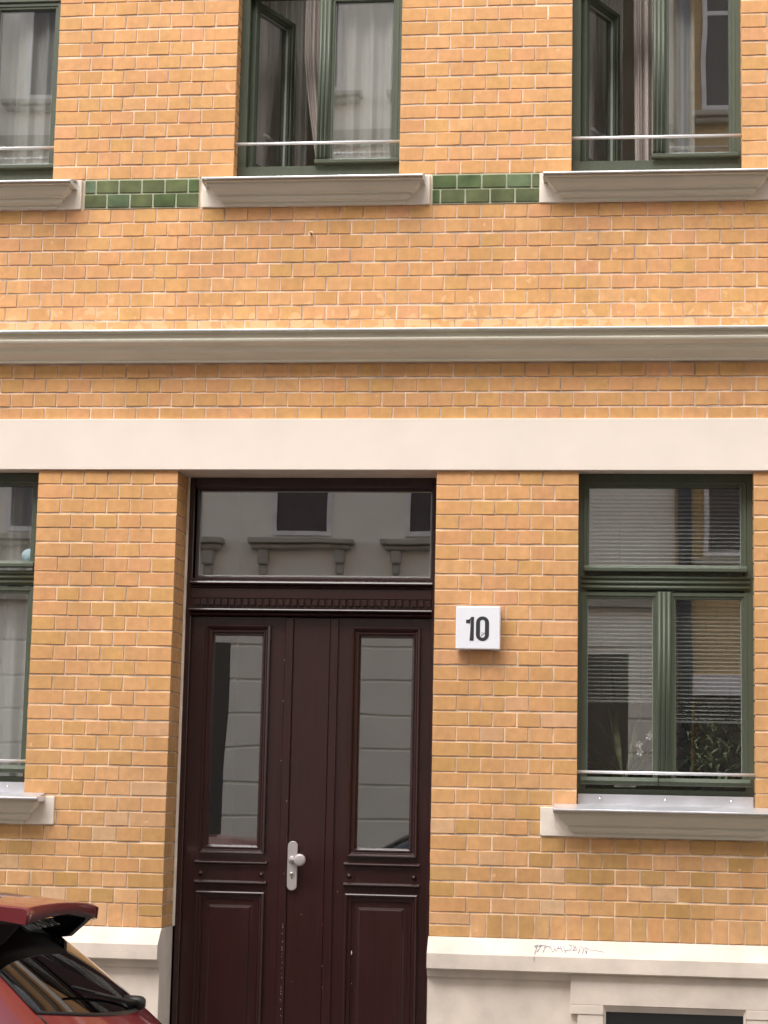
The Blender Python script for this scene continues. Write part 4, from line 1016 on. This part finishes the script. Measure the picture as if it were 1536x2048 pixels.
    for p_, (_, m_) in zip(me.polygons, faces): p_.material_index = m_
    for nm in ('a', 'b', 'c', 'd'): me.materials.append(bpy.data.materials.new('tmp_'+nm))
    bm = bmesh.new(); bm.from_mesh(me); bmesh.ops.recalc_face_normals(bm, faces=bm.faces[:]); bm.to_mesh(me); bm.free()
    o = bpy.data.objects.new('cage', me); COL.objects.link(o)
    cl = me.attributes.new('crease_edge', 'FLOAT', 'EDGE')
    md = o.modifiers.new('s', 'SUBSURF'); md.levels = 3; md.render_levels = 3
    dg = bpy.context.evaluated_depsgraph_get(); ev = o.evaluated_get(dg); em = ev.to_mesh()
    co = [v.co.copy() for v in em.vertices]; out = {}
    polys = [(tuple(p_.vertices), p_.material_index) for p_ in em.polygons]
    ev.to_mesh_clear(); bpy.data.objects.remove(o)
    bnd = {}
    for m_ in range(4):
        mp = {}; vv = []; ff = []; ec = {}
        for pv_, mi in polys:
            if mi != m_: continue
            f = []
            for q in pv_:
                if q not in mp: mp[q] = len(vv); vv.append(co[q])
                f.append(mp[q])
            ff.append(f)
            for a, b in zip(pv_, pv_[1:]+pv_[:1]): e_ = (min(a, b), max(a, b)); ec[e_] = ec.get(e_, 0)+1
        mb = MB().add(vv, ff, True); out[m_] = mb.mesh('carpart')
        bnd[m_] = [(co[a], co[b]) for (a, b), n_ in ec.items() if n_ == 1]
    return out, bnd
CM, CB = car_meshes()
def seam(edges, r):
    mb = MB(); nb = {}
    key = lambda v: (round(v.x, 5), round(v.y, 5), round(v.z, 5))
    for a, b in edges: nb.setdefault(key(a), []).append(key(b)); nb.setdefault(key(b), []).append(key(a))
    left = set(nb)
    while left:
        st_ = next((k for k in left if len(nb[k]) == 1), None) or next(iter(left)); path = [st_]; left.discard(st_)
        while True:
            nx_ = [k for k in nb[path[-1]] if k in left]
            if not nx_: break
            path.append(nx_[0]); left.discard(nx_[0])
        if st_ in nb[path[-1]] and len(path) > 2: path.append(st_)
        if len(path) > 1: mb.tube(path, r, 6)
    return mb.fix('seam')
SEAM_TG, SEAM_RW, SEAM_GL = seam([e_ for e_ in CB[2]], .0035), seam(CB[3], .0075), seam(CB[1], .007)
RED_LOC = (-1.46, -3.25, -.012); RED_ROT = (math.radians(-2.6), 0, math.radians(4.0))
RED_M = Matrix.LocRotScale(Vector(RED_LOC), Matrix.Rotation(RED_ROT[2], 3, 'Z') @ Matrix.Rotation(RED_ROT[0], 3, 'X'), None).inverted()
from mathutils.bvhtree import BVHTree
def hit(part_, px, py):
    """where the line of sight through a photo pixel meets a panel of the parked car (car coordinates)"""
    bv = BVHTree.FromPolygons([v.co for v in CM[part_].vertices], [tuple(p_.vertices) for p_ in CM[part_].polygons])
    d = (_fw*F + RT*(px-PW/2) - UP*(py-PH/2)).normalized()
    p_, n_ = bv.ray_cast(RED_M @ Vector((0, -DIST, EYE)), (RED_M.to_3x3() @ d).normalized())[:2]
    return p_, (n_ if n_ is None or n_.x > 0 else -n_)
def on_tail(part_, y, z):
    bv = BVHTree.FromPolygons([v.co for v in CM[part_].vertices], [tuple(p_.vertices) for p_ in CM[part_].polygons])
    p_, n_ = bv.ray_cast(Vector((1, y, z)), Vector((-1, 0, 0)))[:2]
    return p_, (n_ if n_.x > 0 else -n_)
BADGE = on_tail(2, 0, .945)
WIPE = on_tail(3, .03, 1.03)[0]
def build_car(name, label, paint, detail=True):
    r = empty(name); tag(r, label, 'car')
    def part(nm, me, mt, par=r):
        me = me.copy(); me.materials.clear(); me.materials.append(MATS[mt]); return obj(nm, me, mt, par)
    part('body', CM[0], paint); tg = part('tailgate', CM[2], paint); part('side_window', CM[1], 'car_glass'); rw = part('rear_window', CM[3], 'car_glass')
    part('seam', SEAM_TG, 'car_black', tg); part('window_rubber', SEAM_RW, 'car_black', rw); part('window_rubber', SEAM_GL, 'car_black')
    # roof spoiler: wing plate over the rear window with end plates
    mb = MB(); n = 20; R = []
    for i in range(n+1):
        y = -.60+1.20*i/n; a = abs(y)/.60
        xe = -.375-.015*a*a; zt_ = 1.372-.012*a*a-.006*a**6; xf = -.78; zf_ = 1.414-.055*a*a
        R.append([(xf, y, zf_+.004), (-.60, y, zt_+.030-.012*a), (xe-.012, y, zt_+.003), (xe, y, zt_-.004), (xe-.004, y, zt_-.036-.010*a), (xe-.06, y, zt_-.034-.010*a), (-.60, y, zt_-.03-.01*a)])
    mb.rings([q[:5] for q in R], True, True, True, True); me = mb.fix('spoiler'); sp_ = obj('spoiler', me, paint, r)
    obj('spoiler_underside', MB().rings([[(q[4][0]-.003, q[4][1]*.985, q[4][2]-.001), (q[5][0], q[5][1]*.985, q[5][2]-.002), (q[6][0]-.02, q[6][1]*.985, q[6][2]-.002), (q[6][0]-.1, q[6][1]*.985, q[6][2]+.05)] for q in R], True, True, True, True), 'car_black', sp_)
    for s_ in (-1, 1):
        obj('spoiler_fin', MB().rings([[(-.62, s_*.60, 1.30), (-.405, s_*.585, 1.335), (-.415, s_*.575, 1.305), (-.475, s_*.545, 1.245), (-.62, s_*.59, 1.23)], [(-.62, s_*.55, 1.30), (-.42, s_*.545, 1.33), (-.43, s_*.54, 1.30), (-.485, s_*.52, 1.245), (-.62, s_*.55, 1.23)]], True, True), 'car_black', sp_)
    # wiper
    wx, wy, wz = WIPE
    obj('wiper', MB().lathe([(.0001, .045), (.013, .043), (.021, .036), (.025, .022), (.026, -.03)], (wx, wy, wz+.012), 'x', 16).tube([(wx+.025, wy, wz+.012), (wx-.01, wy-.08, wz+.024), (wx-.075, wy-.32, wz+.058)], [.010, .008, .005], 6).tube([(wx-.02, wy-.12, wz+.03), (wx-.12, wy-.46, wz+.085)], .005, 5), 'car_black', rw)
    # badge
    BP, BN = BADGE
    BQ = BN.to_track_quat('X', 'Z').to_euler()
    bg_ = obj('badge', MB().lathe([(.0001, .006), (.030, .006), (.034, .003), (.034, -.006)], (0, 0, 0), 'x', 24), 'badge_blue', tg, BP); bg_.rotation_euler = BQ
    rg = obj('badge_ring', MB().rings([[(.008, rr_*math.cos(a)*1.0, rr_*math.sin(a)) for a in [6.283*i/28 for i in range(28)]] for rr_ in (.033, .038)]+[[(-.004, .039*math.cos(a), .039*math.sin(a)) for a in [6.283*i/28 for i in range(28)]]]), 'chrome', tg, BP); rg.rotation_euler = BQ
    mk_ = obj('badge_mark', MB().box(.007, .009, -.020, -.004, -.002, .010, c=0).box(.007, .009, .002, .020, -.012, -.003, c=0).box(.007, .009, -.012, .010, -.018, -.014, c=0), 'chrome', tg, BP); mk_.rotation_euler = BQ
    for s_ in (-1, 1):
        obj('tail_light', MB().rings([[(-.115, s_*.62, .88), (-.17, s_*.70, .90), (-.30, s_*.82, .92), (-.30, s_*.835, .78), (-.16, s_*.74, .72), (-.115, s_*.64, .74)], [(-.135, s_*.62, .88), (-.19, s_*.70, .90), (-.32, s_*.80, .92), (-.32, s_*.82, .78), (-.18, s_*.72, .72), (-.135, s_*.64, .74)]], True, True), 'lamp_red', r)
        obj('headlight', MB().rings([[(-3.90, s_*.42, .66), (-3.86, s_*.62, .68), (-3.70, s_*.74, .72), (-3.74, s_*.74, .60), (-3.88, s_*.62, .56), (-3.93, s_*.44, .58)], [(-3.85, s_*.42, .66), (-3.80, s_*.60, .68), (-3.65, s_*.70, .72), (-3.68, s_*.70, .60), (-3.80, s_*.60, .56), (-3.86, s_*.44, .58)]], True, True), 'lamp_clear', r)
        obj('mirror', MB().lathe([(.0001, -.05), (.05, -.04), (.075, 0), (.06, .05), (.0001, .07)], (-2.45, s_*.92, 1.0), 'x', 12), paint, r)
        for xw_ in (-.72, -3.25):
            wh = empty('wheel', (xw_, s_*.77, .30), r)
            obj('tyre', MB().lathe([(.20, -.09), (.27, -.095), (.30, -.07), (.30, .07), (.27, .095), (.20, .09)], (0, 0, 0), n=28), 'tyre', wh)
            obj('rim', MB().lathe([(.0001, s_*.075), (.05, s_*.08), (.06, s_*.06), (.18, s_*.07), (.20, s_*.092), (.205, 0)], (0, 0, 0), n=28), 'alloy', wh)
    if detail:
        # lettering along the top of the rear window
        cu = bpy.data.curves.new('txt', 'FONT'); cu.body = 'www.AUTOTE'; cu.size = .062; cu.extrude = .0003; cu.space_character = 1.0
        to = bpy.data.objects.new('txt', cu); COL.objects.link(to); dg = bpy.context.evaluated_depsgraph_get()
        me = bpy.data.meshes.new_from_object(to.evaluated_get(dg)); bpy.data.objects.remove(to)
        o = obj('window_lettering', me, 'decal', rw)
        p0, n_ = hit(3, 57, 1864)
        if p0:
            X_ = Vector((0, 1, 0)); X_ = (X_-n_*X_.dot(n_)).normalized(); Y_ = n_.cross(X_).normalized(); N_ = X_.cross(Y_); p1 = p0+X_*.46
            xs_ = [v.co.x for v in me.vertices]; sc_ = (p1-p0).length/(max(xs_)-min(xs_))
            o.matrix_local = Matrix.Translation(p0+N_*.004) @ Matrix((X_, Y_, N_)).transposed().to_4x4() @ Matrix.Diagonal((sc_, sc_*1.25, 1, 1))
    return r
red = build_car('red_hatchback', 'red hatchback with roof spoiler parked on the left below the brick wall', 'car_red')
red.location = RED_LOC; red.rotation_euler = RED_ROT
blue = build_car('blue_hatchback', 'dark blue parked hatchback mirrored low in the right door pane', 'car_blue', False)
blue.location = (.1, -11.3, 0)
